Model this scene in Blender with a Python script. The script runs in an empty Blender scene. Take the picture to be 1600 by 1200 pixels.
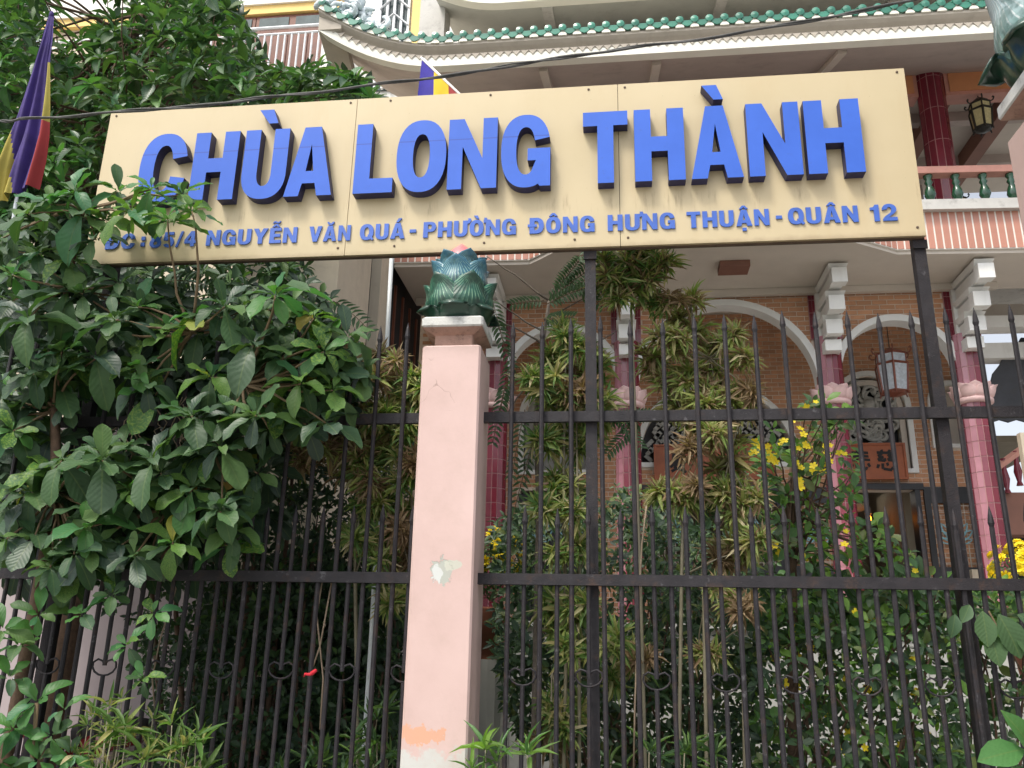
import bpy, math, random
import numpy as np
from mathutils import Vector, Matrix
from mathutils.geometry import tessellate_polygon
random.seed(7); rng = np.random.default_rng(7)
sc = bpy.context.scene
COL = sc.collection
R = math.radians
# ------------------------------------------------------------------ camera
FPX, PITCH, YAW, ROLL = 1340.0, R(17.22), R(7.14), R(1.222)
CAM = np.array([0, 0, 1.6])
_f = np.array([-math.sin(YAW)*math.cos(PITCH), math.cos(YAW)*math.cos(PITCH), math.sin(PITCH)])
_r = np.array([math.cos(YAW), math.sin(YAW), 0.0]); _u = np.cross(_r, _f)
RT = math.cos(ROLL)*_r + math.sin(ROLL)*_u
UP = -math.sin(ROLL)*_r + math.cos(ROLL)*_u
FW = _f
cam = bpy.data.cameras.new('camera'); cam.sensor_width = 36; cam.lens = FPX/1600*36
cam.clip_start = 0.05; cam.clip_end = 3000
co = bpy.data.objects.new('camera', cam); COL.objects.link(co)
co.matrix_world = Matrix(((RT[0], UP[0], -FW[0], CAM[0]), (RT[1], UP[1], -FW[1], CAM[1]), (RT[2], UP[2], -FW[2], CAM[2]), (0, 0, 0, 1)))
sc.camera = co
# ------------------------------------------------------------------ light
SUN_EL, SUN_AZ = R(58), R(215)          # azimuth clockwise from +Y: behind the camera, to the left
w = bpy.data.worlds.new('World'); sc.world = w; w.use_nodes = True
nt = w.node_tree; bg = nt.nodes['Background']
sky = nt.nodes.new('ShaderNodeTexSky'); sky.sky_type = 'NISHITA'; sky.sun_disc = False
sky.sun_elevation = SUN_EL; sky.sun_rotation = SUN_AZ; sky.dust_density = 4.0; sky.air_density = 1.0; sky.ozone_density = 1.0
hs = nt.nodes.new('ShaderNodeHueSaturation'); hs.inputs['Saturation'].default_value = .35   # hazy, whitish tropical sky
nt.links.new(sky.outputs[0], hs.inputs['Color']); nt.links.new(hs.outputs[0], bg.inputs[0]); bg.inputs[1].default_value = 0.15
sl = bpy.data.lights.new('sun', 'SUN'); sl.energy = 1.5; sl.angle = R(12); sl.color = (1, .93, .82)
so = bpy.data.objects.new('sun', sl); COL.objects.link(so)
sd = Vector((math.sin(SUN_AZ)*math.cos(SUN_EL), math.cos(SUN_AZ)*math.cos(SUN_EL), math.sin(SUN_EL)))
so.rotation_euler = sd.to_track_quat('Z', 'Y').to_euler()
sc.view_settings.view_transform = 'Standard'; sc.view_settings.look = 'None'
sc.view_settings.exposure = 0.80; sc.view_settings.gamma = 1.0
sc.cycles.max_bounces = 5; sc.cycles.diffuse_bounces = 3; sc.cycles.glossy_bounces = 2; sc.cycles.transmission_bounces = 2; sc.cycles.transparent_max_bounces = 4

def ray(x, y): return FW + RT*(x-800)/FPX - UP*(y-600)/FPX
def at(x, y, Y):
    d = ray(x, y); return Vector(CAM + d*(Y/d[1]))
def atx(x, y, X):
    d = ray(x, y); return Vector(CAM + d*(X/d[0]))
# ------------------------------------------------------------------ materials
class NB:
    """small node helper"""
    def __init__(s, m):
        m.use_nodes = True; s.t = m.node_tree; s.p = s.t.nodes['Principled BSDF']; s.out = s.t.nodes['Material Output']
        s._c = None
    def n(s, typ, **kw):
        o = s.t.nodes.new('ShaderNode'+typ)
        for k, v in kw.items(): setattr(o, k, v)
        return o
    def l(s, a, b): s.t.links.new(a, b)
    def coord(s):
        if s._c is None: s._c = s.n('TexCoord').outputs['Object']
        return s._c
    def noise(s, scale, detail=4, rough=.6, vec=None, stretch=None, dist=0):
        o = s.n('TexNoise'); o.inputs['Scale'].default_value = scale; o.inputs['Detail'].default_value = detail
        o.inputs['Roughness'].default_value = rough; o.inputs['Distortion'].default_value = dist
        v = vec or s.coord()
        if stretch:
            mp = s.n('Mapping'); mp.inputs['Scale'].default_value = stretch; s.l(v, mp.inputs[0]); v = mp.outputs[0]
        s.l(v, o.inputs['Vector']); return o.outputs['Fac']
    def ramp(s, fac, stops, interp='LINEAR'):
        o = s.n('ValToRGB'); cr = o.color_ramp; cr.interpolation = interp
        while len(cr.elements) < len(stops): cr.elements.new(1)
        for e, (p, c) in zip(cr.elements, stops):
            e.position = p; e.color = (*c, 1) if len(c) == 3 else c
        s.l(fac, o.inputs[0]); return o.outputs[0]
    def fr(s, fac, a, b):          # smooth threshold a..b -> 0..1
        o = s.n('MapRange'); o.interpolation_type = 'SMOOTHSTEP'
        o.inputs[1].default_value = a; o.inputs[2].default_value = b; s.l(fac, o.inputs[0]); return o.outputs[0]
    def mix(s, fac, a, b, mode='MIX'):
        o = s.n('Mix', data_type='RGBA', blend_type=mode); o.clamp_factor = True
        for i, v in ((0, fac), (6, a), (7, b)):
            if isinstance(v, (int, float)): o.inputs[i].default_value = v
            elif isinstance(v, tuple): o.inputs[i].default_value = (*v, 1)
            else: s.l(v, o.inputs[i])
        return o.outputs[2]
    def math(s, op, a, b=0, c=None):
        o = s.n('Math', operation=op)
        for i, v in enumerate((a, b, c)):
            if v is None: continue
            if isinstance(v, (int, float)): o.inputs[i].default_value = v
            else: s.l(v, o.inputs[i])
        return o.outputs[0]
    def xyz(s, v=None):
        o = s.n('SeparateXYZ'); s.l(v or s.coord(), o.inputs[0]); return o.outputs
    def bump(s, h, strength, dist=.01):
        o = s.n('Bump'); o.inputs['Strength'].default_value = strength; o.inputs['Distance'].default_value = dist
        s.l(h, o.inputs['Height']); s.l(o.outputs[0], s.p.inputs['Normal'])
def col(c, k): return tuple(min(1, max(0, x*k)) for x in c)
MATS = {}
def M(name, c, rough=.6, var=.18, vs=3., dirt=0., dcol=(.06, .05, .04), bump=0., bs=90, metal=0., spec=.5, streak=0., coat=0., rnd=0.):
    m = bpy.data.materials.new(name); b = NB(m)
    base = b.ramp(b.noise(vs, 6, .65), [(.3, col(c, 1-var)), (.7, col(c, 1+var))])
    if rnd:
        oi = b.n('ObjectInfo'); gi = b.n('NewGeometry')
        rr = b.math('FRACT', b.math('ADD', oi.outputs['Random'], gi.outputs['Random Per Island']))
        k = b.ramp(rr, [(0, (1-rnd,)*3), (1, (1+rnd,)*3)])
        base = b.mix(1., base, k, 'MULTIPLY')
    if dirt: base = b.mix(b.math('MULTIPLY', b.fr(b.noise(vs*2.3, 8, .7), .5, .75), dirt), base, dcol)
    if streak: base = b.mix(b.math('MULTIPLY', b.fr(b.noise(6, 5, .6, stretch=(1, 1, .06)), .5, .8), streak), base, dcol)
    b.l(base, b.p.inputs['Base Color']); b.p.inputs['Roughness'].default_value = rough
    b.p.inputs['Metallic'].default_value = metal; b.p.inputs['Specular IOR Level'].default_value = spec
    b.p.inputs['Coat Weight'].default_value = coat; b.p.inputs['Coat Roughness'].default_value = .08
    if bump: b.bump(b.noise(bs, 5, .7), bump)
    MATS[name] = m; return m
def leafmat(name, stops, rough=.42, trans=.3, varieg=None, vs=45, spec=.45):
    m = bpy.data.materials.new(name); b = NB(m)
    oi = b.n('ObjectInfo'); gi = b.n('NewGeometry')
    rr = b.math('FRACT', b.math('ADD', oi.outputs['Random'], gi.outputs['Random Per Island']))
    n = len(stops); c = b.ramp(rr, [((i+.5)/n, s) for i, s in enumerate(stops)])
    if varieg:
        vv = b.math('MULTIPLY', b.fr(b.noise(vs, 4, .7), .44, .62), .8)
        c = b.mix(vv, c, varieg)
    uv = b.n('UVMap'); ux = b.xyz(uv.outputs[0])
    mid = b.math('ABSOLUTE', b.math('SUBTRACT', ux[1], .5))
    rib = b.math('SUBTRACT', 1., b.fr(mid, .0, .045))
    c = b.mix(b.math('MULTIPLY', rib, .35), c, (.16, .22, .07))
    vein = b.math('SINE', b.math('MULTIPLY', b.math('SUBTRACT', ux[0], b.math('MULTIPLY', mid, .55)), 55.))
    mt = b.noise(18, 5, .6)
    c = b.mix(b.math('MULTIPLY', b.fr(mt, .45, .8), .35), c, col(stops[0], .5))
    b.l(c, b.p.inputs['Base Color']); b.p.inputs['Roughness'].default_value = rough; b.p.inputs['Specular IOR Level'].default_value = spec
    b.bump(vein, .12, .004)
    tr = b.n('BsdfTranslucent'); b.l(b.mix(1., c, (1.3, 1.5, .6), 'MULTIPLY'), tr.inputs[0])
    mx = b.n('MixShader'); mx.inputs[0].default_value = trans
    b.l(b.p.outputs[0], mx.inputs[1]); b.l(tr.outputs[0], mx.inputs[2]); b.l(mx.outputs[0], b.out.inputs[0])
    MATS[name] = m; return m
def emis(name, c, k):
    m = bpy.data.materials.new(name); b = NB(m); b.p.inputs['Base Color'].default_value = (*c, 1)
    b.p.inputs['Emission Color'].default_value = (*c, 1); b.p.inputs['Emission Strength'].default_value = k
    MATS[name] = m; return m

M('ground', (.26, .25, .23), .9, .3, 1.2, .5, bump=.4, bs=25)
def m_iron():
    m = bpy.data.materials.new('iron'); b = NB(m); b._c = b.n('NewGeometry').outputs['Position']
    base = b.ramp(b.noise(14, 6, .65), [(.3, (.014, .013, .016)), (.7, (.030, .027, .031))])
    base = b.mix(b.math('MULTIPLY', b.fr(b.noise(9, 8, .75), .52, .70), .6), base, (.075, .042, .028))
    base = b.mix(b.math('MULTIPLY', b.fr(b.noise(17, 7, .75), .60, .66), .6), base, (.11, .107, .115))
    b.l(base, b.p.inputs['Base Color']); b.p.inputs['Roughness'].default_value = .58; b.p.inputs['Specular IOR Level'].default_value = .32
    b.bump(b.noise(110, 5, .7), .45); MATS['iron'] = m
m_iron()
M('white_tile', (.43, .43, .40), .25, .06, 2, .12, rnd=.05)
M('grout', (.42, .40, .37), .9, .1)
M('mortar', (.74, .64, .54), .95, .12, 8, .1)
M('brick', (.54, .28, .155), .75, .14, 7, .12, bump=.3, bs=60, rnd=.16)
M('white_paint', (.80, .80, .77), .55, .05, 2, .18, (.35, .32, .27), streak=.22)
M('arch_white', (.78, .79, .77), .5, .05, 3, .12, (.4, .37, .33))
M('soffit', (.62, .56, .49), .8, .06, 1.5, .1, (.4, .35, .3))
M('cream_wall', (.60, .52, .40), .8, .1, 1.5, .25, (.3, .25, .18), streak=.3)
M('fascia_tile', (.50, .235, .17), .35, .07, 6, rnd=.08)
M('tile_joint', (.80, .76, .70), .8, .05)
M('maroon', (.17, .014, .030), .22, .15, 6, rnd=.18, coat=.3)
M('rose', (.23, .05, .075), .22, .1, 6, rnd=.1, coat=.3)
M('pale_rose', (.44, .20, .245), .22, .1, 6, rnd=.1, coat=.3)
M('col_joint', (.48, .27, .27), .8, .08)
M('lotus_pink', (.70, .48, .46), .5, .1, 8, .25, (.5, .25, .23))
M('roof_green', (.035, .20, .135), .3, .2, 12, .15, rnd=.22, coat=.3)
M('eave_grey', (.50, .45, .38), .8, .08, 3, .3, (.25, .21, .16))
M('eave_white', (.82, .81, .72), .6, .04, 2, .1, (.5, .45, .35))
M('soffit_brown', (.47, .40, .36), .8, .1, 1.5, .2)
M('upper_wall', (.48, .49, .45), .8, .08, 1.2, .2)
M('orange_beam', (.62, .27, .12), .6, .08)
M('beam_brown', (.22, .10, .07), .6, .12)
M('pink_rail', (.58, .28, .22), .5, .1, 5, .15)
M('glaze_green', (.015, .075, .035), .15, .5, 9, coat=.6)
M('ledge', (.56, .55, .52), .8, .1, 3, .5, (.2, .19, .18))
M('board_red', (.34, .092, .030), .45, .2, 4, .15, (.09, .02, .01))
M('ink', (.008, .007, .007), .6)
M('lattice_back', (.075, .075, .08), .9)
M('relief', (.42, .42, .39), .7, .2, 9, .4, (.10, .10, .09), bump=.3, bs=40)
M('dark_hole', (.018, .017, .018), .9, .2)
M('door_black', (.02, .021, .024), .4, .3, 6)
M('lotus_blue', (.25, .50, .58), .4, .08)
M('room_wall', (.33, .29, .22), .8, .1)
M('lantern_frame', (.20, .06, .035), .45, .2, 20)
M('lantern_black', (.03, .028, .022), .5, .2, 20)
M('lantern_glass', (.50, .55, .60), .3, .25, 22, .25, (.2, .2, .22))
M('lantern_paper', (.62, .56, .30), .5, .15, 25, .3, (.3, .25, .1))
M('ornament', (.70, .78, .82), .7, .12, 14, .35, (.25, .38, .40), bump=.4, bs=50)
M('wall_bright', (.84, .83, .78), .7, .03)
M('wall_yellow', (.88, .62, .22), .7, .06)
M('wood_red', (.15, .045, .022), .5, .25, 4)
M('rail_white', (.78, .80, .82), .4, .05)
M('window_glass', (.07, .10, .10), .15, .4, 3)
M('corrugated', (.045, .048, .058), .6, .25, 4, .3)
M('mauve_wall', (.40, .34, .345), .85, .08, 1.2, .3, (.25, .2, .2))
M('cable', (.075, .075, .072), .7, .4, 12)
M('pole_white', (.78, .84, .86), .4, .08, 6, .2, (.3, .33, .33))
M('flag_blue', (.035, .025, .30), .75, .25, 5, bump=.3, bs=300)
M('flag_purple', (.045, .024, .16), .75, .3, 5, bump=.3, bs=300)
M('flag_yellow', (.80, .55, .02), .75, .1, 5)
M('flag_yellow_old', (.37, .31, .06), .8, .15, 5)
M('flag_red', (.33, .03, .03), .75, .12, 5)
M('flag_white', (.78, .76, .74), .75, .05)
M('flag_orange', (.75, .30, .03), .75, .1)
M('bark', (.115, .070, .045), .85, .35, 18, .4, bump=.7, bs=60)
M('bark_grey', (.20, .17, .14), .85, .3, 18, .4, bump=.6, bs=60)
M('twig', (.16, .11, .06), .8, .3, 12)
M('vine_dry', (.30, .23, .16), .8, .25, 12)
M('bamboo_cane', (.20, .18, .12), .5, .2, 12)
M('yellow_petal', (.86, .68, .02), .6, .12, 30, rnd=.1)
M('pot', (.32, .12, .07), .8, .2)
M('red_cloth', (.55, .02, .035), .8)
M('bike_red', (.16, .01, .015), .25, coat=.5)
M('bike_black', (.015, .015, .017), .5)
M('bike_chrome', (.75, .77, .80), .12, metal=1.)
M('pink_bud', (.62, .20, .21), .35, .1, 8, .15)
leafmat('leaf_shrub', [(.042, .088, .038), (.064, .132, .048), (.046, .10, .052), (.095, .175, .052)], .5, .25, spec=.3)
leafmat('leaf_bright', [(.06, .17, .045), (.09, .23, .06), (.065, .19, .085)], .42, .32, spec=.35)
leafmat('leaf_varieg', [(.05, .13, .035), (.07, .17, .045)], .45, .3, varieg=(.21, .32, .06), vs=60, spec=.3)
leafmat('leaf_yellow', [(.36, .36, .05), (.24, .30, .06), (.34, .22, .05)], .5, .3)
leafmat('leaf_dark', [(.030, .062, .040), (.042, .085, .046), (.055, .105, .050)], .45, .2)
leafmat('leaf_tree', [(.042, .098, .046), (.060, .145, .052), (.050, .12, .058), (.11, .22, .06)], .36, .3)
leafmat('leaf_bamboo', [(.20, .29, .075), (.29, .35, .10), (.31, .32, .11), (.38, .32, .15), (.22, .32, .085), (.50, .43, .27)], .5, .3, spec=.3)
leafmat('leaf_bamboo_fresh', [(.085, .175, .045), (.13, .23, .06), (.11, .19, .055)], .45, .35, spec=.3)
leafmat('leaf_bamboo_dry', [(.28, .19, .11), (.19, .125, .075), (.36, .27, .17)], .6, .25, spec=.2)
leafmat('leaf_lime', [(.13, .27, .05), (.19, .33, .06), (.10, .22, .06), (.07, .16, .06)], .45, .4)
leafmat('leaf_mid', [(.055, .115, .045), (.075, .15, .055), (.045, .095, .045), (.15, .19, .06)], .42, .28)
leafmat('leaf_fern', [(.05, .11, .05), (.07, .14, .055)], .5, .3)

# sign board: cream sheet with grime collecting under the letters and edges
def m_sign():
    m = bpy.data.materials.new('sign_cream'); b = NB(m); x = b.xyz()
    base = b.ramp(b.noise(1.3, 5, .6), [(.3, (.535, .445, .275)), (.7, (.58, .485, .31))])
    g = b.fr(b.noise(3.2, 8, .7, stretch=(1.6, 1, .35)), .47, .72)
    low = b.math('MULTIPLY', b.fr(x[2], 4.72, 4.62), b.fr(x[2], 4.45, 4.64))
    base = b.mix(b.math('MULTIPLY', g, .16), base, (.50, .36, .18))
    st = b.fr(b.noise(11, 6, .75, stretch=(1, 1, .12)), .53, .75)
    base = b.mix(b.math('MULTIPLY', b.math('MULTIPLY', st, low), .65), base, (.17, .11, .06))
    edge = b.fr(b.math('ADD', x[2], b.math('MULTIPLY', b.noise(9, 5), .06)), 4.345, 4.285)
    base = b.mix(b.math('MULTIPLY', edge, .45), base, (.2, .13, .07))
    spk = b.fr(b.noise(60, 2, .5), .735, .76)
    base = b.mix(b.math('MULTIPLY', spk, .5), base, (.15, .1, .06))
    b.l(base, b.p.inputs['Base Color']); b.p.inputs['Roughness'].default_value = .42; b.p.inputs['Specular IOR Level'].default_value = .4
    b.bump(b.noise(2.2, 2, .5), .05, .05); MATS['sign_cream'] = m
m_sign()
M('sign_edge', (.10, .065, .045), .7, .3, 8)
def m_letter():
    m = bpy.data.materials.new('letter_blue'); b = NB(m); x = b.xyz()
    base = b.ramp(b.noise(2.5, 5), [(.3, (.036, .118, .53)), (.7, (.045, .140, .61))])
    seam = b.math('LESS_THAN', b.math('ABSOLUTE', b.math('SUBTRACT', b.math('ADD', x[2], b.math('MULTIPLY', b.noise(2, 2), .012)), 5.127)), .0045)
    seam = b.math('MULTIPLY', seam, b.math('LESS_THAN', x[0], -.35))
    base = b.mix(b.math('MULTIPLY', seam, .6), base, (.035, .06, .3))
    d = b.fr(b.noise(14, 7, .7), .58, .8)
    base = b.mix(b.math('MULTIPLY', d, .25), base, (.05, .07, .2))
    b.l(base, b.p.inputs['Base Color']); b.p.inputs['Roughness'].default_value = .5; b.p.inputs['Specular IOR Level'].default_value = .3; MATS['letter_blue'] = m
m_letter()
M('letter_side', (.022, .022, .085), .5, .2, 8, .4, (.02, .015, .03))
M('small_blue', (.045, .125, .50), .45, .15, 9, .2, (.06, .08, .2))
def m_pillar():
    m = bpy.data.materials.new('pillar_pink'); b = NB(m); x = b.xyz()
    base = b.ramp(b.noise(2., 6, .6), [(.3, (.55, .395, .36)), (.7, (.63, .465, .43))])
    nz = b.noise(16, 6, .65)
    def blob(cx, cz, rx, rz, amt=.55):
        dx = b.math('DIVIDE', b.math('SUBTRACT', x[0], cx), rx); dz = b.math('DIVIDE', b.math('SUBTRACT', x[2], cz), rz)
        d = b.math('SQRT', b.math('ADD', b.math('MULTIPLY', dx, dx), b.math('MULTIPLY', dz, dz)))
        d = b.math('ADD', d, b.math('MULTIPLY', b.math('SUBTRACT', nz, .5), amt*6.))
        return b.fr(d, 1.05, .95)
    front = b.math('LESS_THAN', x[1], 5.21)
    st = b.fr(b.noise(7, 6, .7, stretch=(1, 1, .08)), .52, .8)
    base = b.mix(b.math('MULTIPLY', st, .38), base, (.42, .28, .23))
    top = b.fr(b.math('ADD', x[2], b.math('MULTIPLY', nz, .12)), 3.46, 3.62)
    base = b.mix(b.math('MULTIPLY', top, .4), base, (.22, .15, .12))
    p1 = blob(-1.055, 2.045, .06, .07, .5)
    base = b.mix(b.math('MULTIPLY', p1, front), base, (.42, .44, .39))
    p2 = b.math('MULTIPLY', blob(-1.085, 2.02, .028, .06, .4), p1)
    base = b.mix(p2, base, (.58, .60, .58))
    p1b = blob(-.985, 2.085, .05, .03, .5)
    base = b.mix(b.math('MULTIPLY', p1b, front), base, (.52, .54, .46))
    o = b.math('MULTIPLY', b.math('LESS_THAN', blob(-1.0, 1.16, .12, .05, .6), 2), blob(-1.13, 1.12, .13, .055, .7))
    base = b.mix(b.math('MULTIPLY', o, front), base, (.66, .36, .24))
    bot = b.fr(b.math('ADD', x[2], b.math('MULTIPLY', b.math('SUBTRACT', nz, .5), .35)), 1.06, 1.0)
    base = b.mix(bot, base, (.55, .55, .52))
    # hairline cracks
    vo = b.n('TexVoronoi', feature='DISTANCE_TO_EDGE'); vo.inputs['Scale'].default_value = 1.6
    wv = b.n('VectorMath', operation='ADD'); b.l(b.coord(), wv.inputs[0])
    nn = b.n('TexNoise'); nn.inputs['Scale'].default_value = 7; b.l(b.coord(), nn.inputs['Vector'])
    sv = b.n('VectorMath', operation='SCALE'); sv.inputs['Scale'].default_value = .35; b.l(nn.outputs['Color'], sv.inputs[0]); b.l(sv.outputs[0], wv.inputs[1])
    b.l(wv.outputs[0], vo.inputs['Vector'])
    cr = b.math('MULTIPLY', b.math('LESS_THAN', vo.outputs['Distance'], .0035), b.fr(b.noise(2.6, 2), .56, .62))
    base = b.mix(b.math('MULTIPLY', cr, .5), base, (.25, .16, .13))
    gr = b.fr(b.noise(1.5, 8, .75), .48, .75); base = b.mix(b.math('MULTIPLY', gr, .42), base, (.45, .33, .28))
    fl = b.fr(b.noise(22, 6, .7), .70, .73); base = b.mix(b.math('MULTIPLY', fl, .6), base, (.55, .52, .48))
    b.l(base, b.p.inputs['Base Color']); b.p.inputs['Roughness'].default_value = .75
    h = b.math('SUBTRACT', b.math('MULTIPLY', b.noise(30, 5, .6), .25), b.math('MULTIPLY', b.math('MAXIMUM', p1, cr), 1.))
    b.bump(h, .5, .006); MATS['pillar_pink'] = m
m_pillar()
M('cap_white', (.56, .56, .53), .8, .12, 6, .75, (.12, .11, .09), bump=.4, bs=50)
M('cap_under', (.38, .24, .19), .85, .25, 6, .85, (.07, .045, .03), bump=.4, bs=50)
def m_petal(name, cA, cB, vein):
    m = bpy.data.materials.new(name); b = NB(m)
    uv = b.n('UVMap'); x = b.xyz(uv.outputs[0])
    n = b.noise(9, 5, .6)
    base = b.mix(b.fr(b.math('ADD', x[1], b.math('MULTIPLY', b.math('SUBTRACT', n, .5), .7)), .2, .75), cA, cB)
    ang = b.math('ARCTAN2', b.math('SUBTRACT', x[0], .5), b.math('SUBTRACT', 1.12, x[1]))
    s = b.math('SINE', b.math('MULTIPLY', ang, 42.))
    ln = b.math('MULTIPLY', b.fr(s, .72, .95), b.math('MULTIPLY', b.fr(x[1], .30, .55), b.fr(x[1], .97, .86)))
    ln = b.math('MULTIPLY', ln, b.fr(b.noise(20, 3), .32, .55))
    base = b.mix(b.math('MULTIPLY', ln, .85), base, vein)
    dk = b.fr(x[1], .30, .0); base = b.mix(b.math('MULTIPLY', b.fr(n, .45, .62), .75), base, col(cA, .45))
    b.l(base, b.p.inputs['Base Color']); b.p.inputs['Roughness'].default_value = .38
    b.p.inputs['Coat Weight'].default_value = .3; b.p.inputs['Coat Roughness'].default_value = .1
    b.bump(b.math('ADD', s, b.noise(40, 4)), .18, .006); MATS[name] = m
m_petal('petal_green', (.012, .060, .035), (.018, .115, .075), (.30, .50, .32))
m_petal('petal_blue', (.012, .080, .055), (.028, .13, .20), (.36, .58, .45))
m_petal('petal_pale', (.10, .24, .20), (.34, .44, .46), (.62, .66, .66))
M('sepal', (.014, .050, .032), .3, .4, 10, .3, (.05, .05, .04), coat=.4)
# ------------------------------------------------------------------ mesh builder
class MB:
    def __init__(s): s.v = []; s.f = []; s.mi = []; s.uv = None
    def add(s, vs, fs, mi=0):
        o = len(s.v); s.v += [tuple(v) for v in vs]; s.f += [tuple(i+o for i in f) for f in fs]; s.mi += [mi]*len(fs); return s
    def box(s, x0, x1, y0, y1, z0, z1, mi=0):
        return s.add([(x0,y0,z0),(x1,y0,z0),(x1,y1,z0),(x0,y1,z0),(x0,y0,z1),(x1,y0,z1),(x1,y1,z1),(x0,y1,z1)],
                     [(0,3,2,1),(4,5,6,7),(0,1,5,4),(1,2,6,5),(2,3,7,6),(3,0,4,7)], mi)
    def tube(s, pts, rad, n=8, mi=0, cap=True):
        pts = [Vector(p) for p in pts]; k = len(pts)
        rr = rad if isinstance(rad, (list, tuple)) else [rad]*k
        vs = []; ref = Vector((.31, .77, .55))
        for i, p in enumerate(pts):
            t = (pts[min(i+1, k-1)]-pts[max(i-1, 0)]).normalized()
            a = t.cross(ref); a = a.normalized() if a.length > 1e-4 else t.orthogonal().normalized(); b_ = t.cross(a)
            for j in range(n):
                th = 2*math.pi*j/n; vs.append(p+(a*math.cos(th)+b_*math.sin(th))*rr[i])
        fs = [(i*n+j, i*n+(j+1) % n, (i+1)*n+(j+1) % n, (i+1)*n+j) for i in range(k-1) for j in range(n)]
        if cap: fs += [tuple(range(n-1, -1, -1)), tuple(range((k-1)*n, k*n))]
        return s.add(vs, fs, mi)
    def lathe(s, prof, n=16, c=(0, 0, 0), mi=0):
        vs = [(c[0]+r*math.cos(2*math.pi*j/n), c[1]+r*math.sin(2*math.pi*j/n), c[2]+z) for r, z in prof for j in range(n)]
        k = len(prof)
        fs = [(i*n+j, i*n+(j+1) % n, (i+1)*n+(j+1) % n, (i+1)*n+j) for i in range(k-1) for j in range(n)]
        fs += [tuple(range(n-1, -1, -1)), tuple(range((k-1)*n, k*n))]
        return s.add(vs, fs, mi)
    def prism(s, outer, holes, z0, z1, frame, mi=0, side=None, back=True):
        """polygon (2D) with holes, extruded from depth z0 to z1; frame(x, y, d) -> 3D point"""
        loops = [outer]+list(holes); flat = [p for l in loops for p in l]; n = len(flat)
        tris = tessellate_polygon([[Vector((p[0], p[1], 0)) for p in l] for l in loops])
        vs = [frame(p[0], p[1], z0) for p in flat]+[frame(p[0], p[1], z1) for p in flat]
        s.add(vs, [], mi); o = len(s.v)-2*n
        for t in tris:
            s.f.append(tuple(o+i for i in t)); s.mi.append(mi)
            if back: s.f.append(tuple(o+n+i for i in reversed(t))); s.mi.append(mi)
        b0 = 0
        for l in loops:
            k = len(l)
            for i in range(k):
                j = (i+1) % k
                s.f.append((o+b0+i, o+b0+j, o+n+b0+j, o+n+b0+i)); s.mi.append(mi if side is None else side)
            b0 += k
        return s
    def mesh(s, name, mats, smooth=False):
        me = bpy.data.meshes.new(name); me.from_pydata([tuple(v) for v in s.v], [], s.f)
        for m in (mats if isinstance(mats, (list, tuple)) else [mats]): me.materials.append(MATS[m])
        if any(s.mi): me.polygons.foreach_set('material_index', s.mi)
        if smooth: me.polygons.foreach_set('use_smooth', [True]*len(me.polygons))
        if s.uv is not None:
            ul = me.uv_layers.new(name='UVMap'); li = np.empty(len(me.loops), np.int32); me.loops.foreach_get('vertex_index', li)
            ul.data.foreach_set('uv', np.asarray(s.uv, np.float32)[li].ravel())
        me.update(); return me
    def build(s, name, mats, parent=None, smooth=False):
        return link(name, s.mesh(name, mats, smooth), parent)
def fixn(me):
    import bmesh
    bm = bmesh.new(); bm.from_mesh(me); bmesh.ops.recalc_face_normals(bm, faces=bm.faces); bm.to_mesh(me); bm.free()
def link(name, data, parent=None):
    o = bpy.data.objects.new(name, data); COL.objects.link(o)
    if parent is not None:
        o.parent = parent
        if parent.type == 'EMPTY': o.matrix_parent_inverse = Matrix.Translation(parent.location).inverted()
        elif parent.get('_loc') is not None: o.matrix_parent_inverse = Matrix.Translation(Vector(parent['_loc'])).inverted()
    return o
def thing(name, label, cat, loc=(0, 0, 0), group=None):
    o = bpy.data.objects.new(name, None); COL.objects.link(o); o.location = loc; o.empty_display_size = .1
    return tag(o, label, cat, group)
def tag(o, label, cat, group=None):
    o['label'] = label; o['category'] = cat
    if group: o['group'] = group
    return o
def struct(o): o['kind'] = 'structure'; return o
def stuff(o): o['kind'] = 'stuff'; return o
def xz(Y, sgn=1): return lambda x, y, d: (x, Y+d, y)

# ================================================================== SETTING
g = MB(); g.add([(-600, -600, 0), (600, -600, 0), (600, 900, 0), (-600, 900, 0)], [(0, 1, 2, 3)])
struct(g.build('ground', 'ground'))

# ================================================================== TEMPLE
SOF = 6.72          # underside of the balcony slab
TER = 1.9           # terrace level
YA, YI = 12.0, 14.2 # arcade face, inner wall face
temple = thing('temple_building', 'brick temple with arcade, pink tiled columns, balcony and green tiled curved eaves', 'building', (1.6, 12, 0))
def box_part(name, m, parent, *a): return MB().box(*a).build(name, m, parent)
# terrace with white tiles
ter = box_part('terrace', 'grout', temple, -5.5, 9.0, 10.8, 20, 0, TER)
tm = MB().box(-.195, .195, -.012, .004, -.12, .12).mesh('tile', 'white_tile')
for i in range(-6, 19):
    for j in range(7):
        o = link('tile', tm, ter); o.location = (i*.4+.1, 10.79+rng.uniform(-.002, .002), .14+j*.25)
box_part('terrace_edge', 'white_tile', temple, -5.5, 9.0, 10.72, 11.0, TER-.02, TER+.04)
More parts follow.
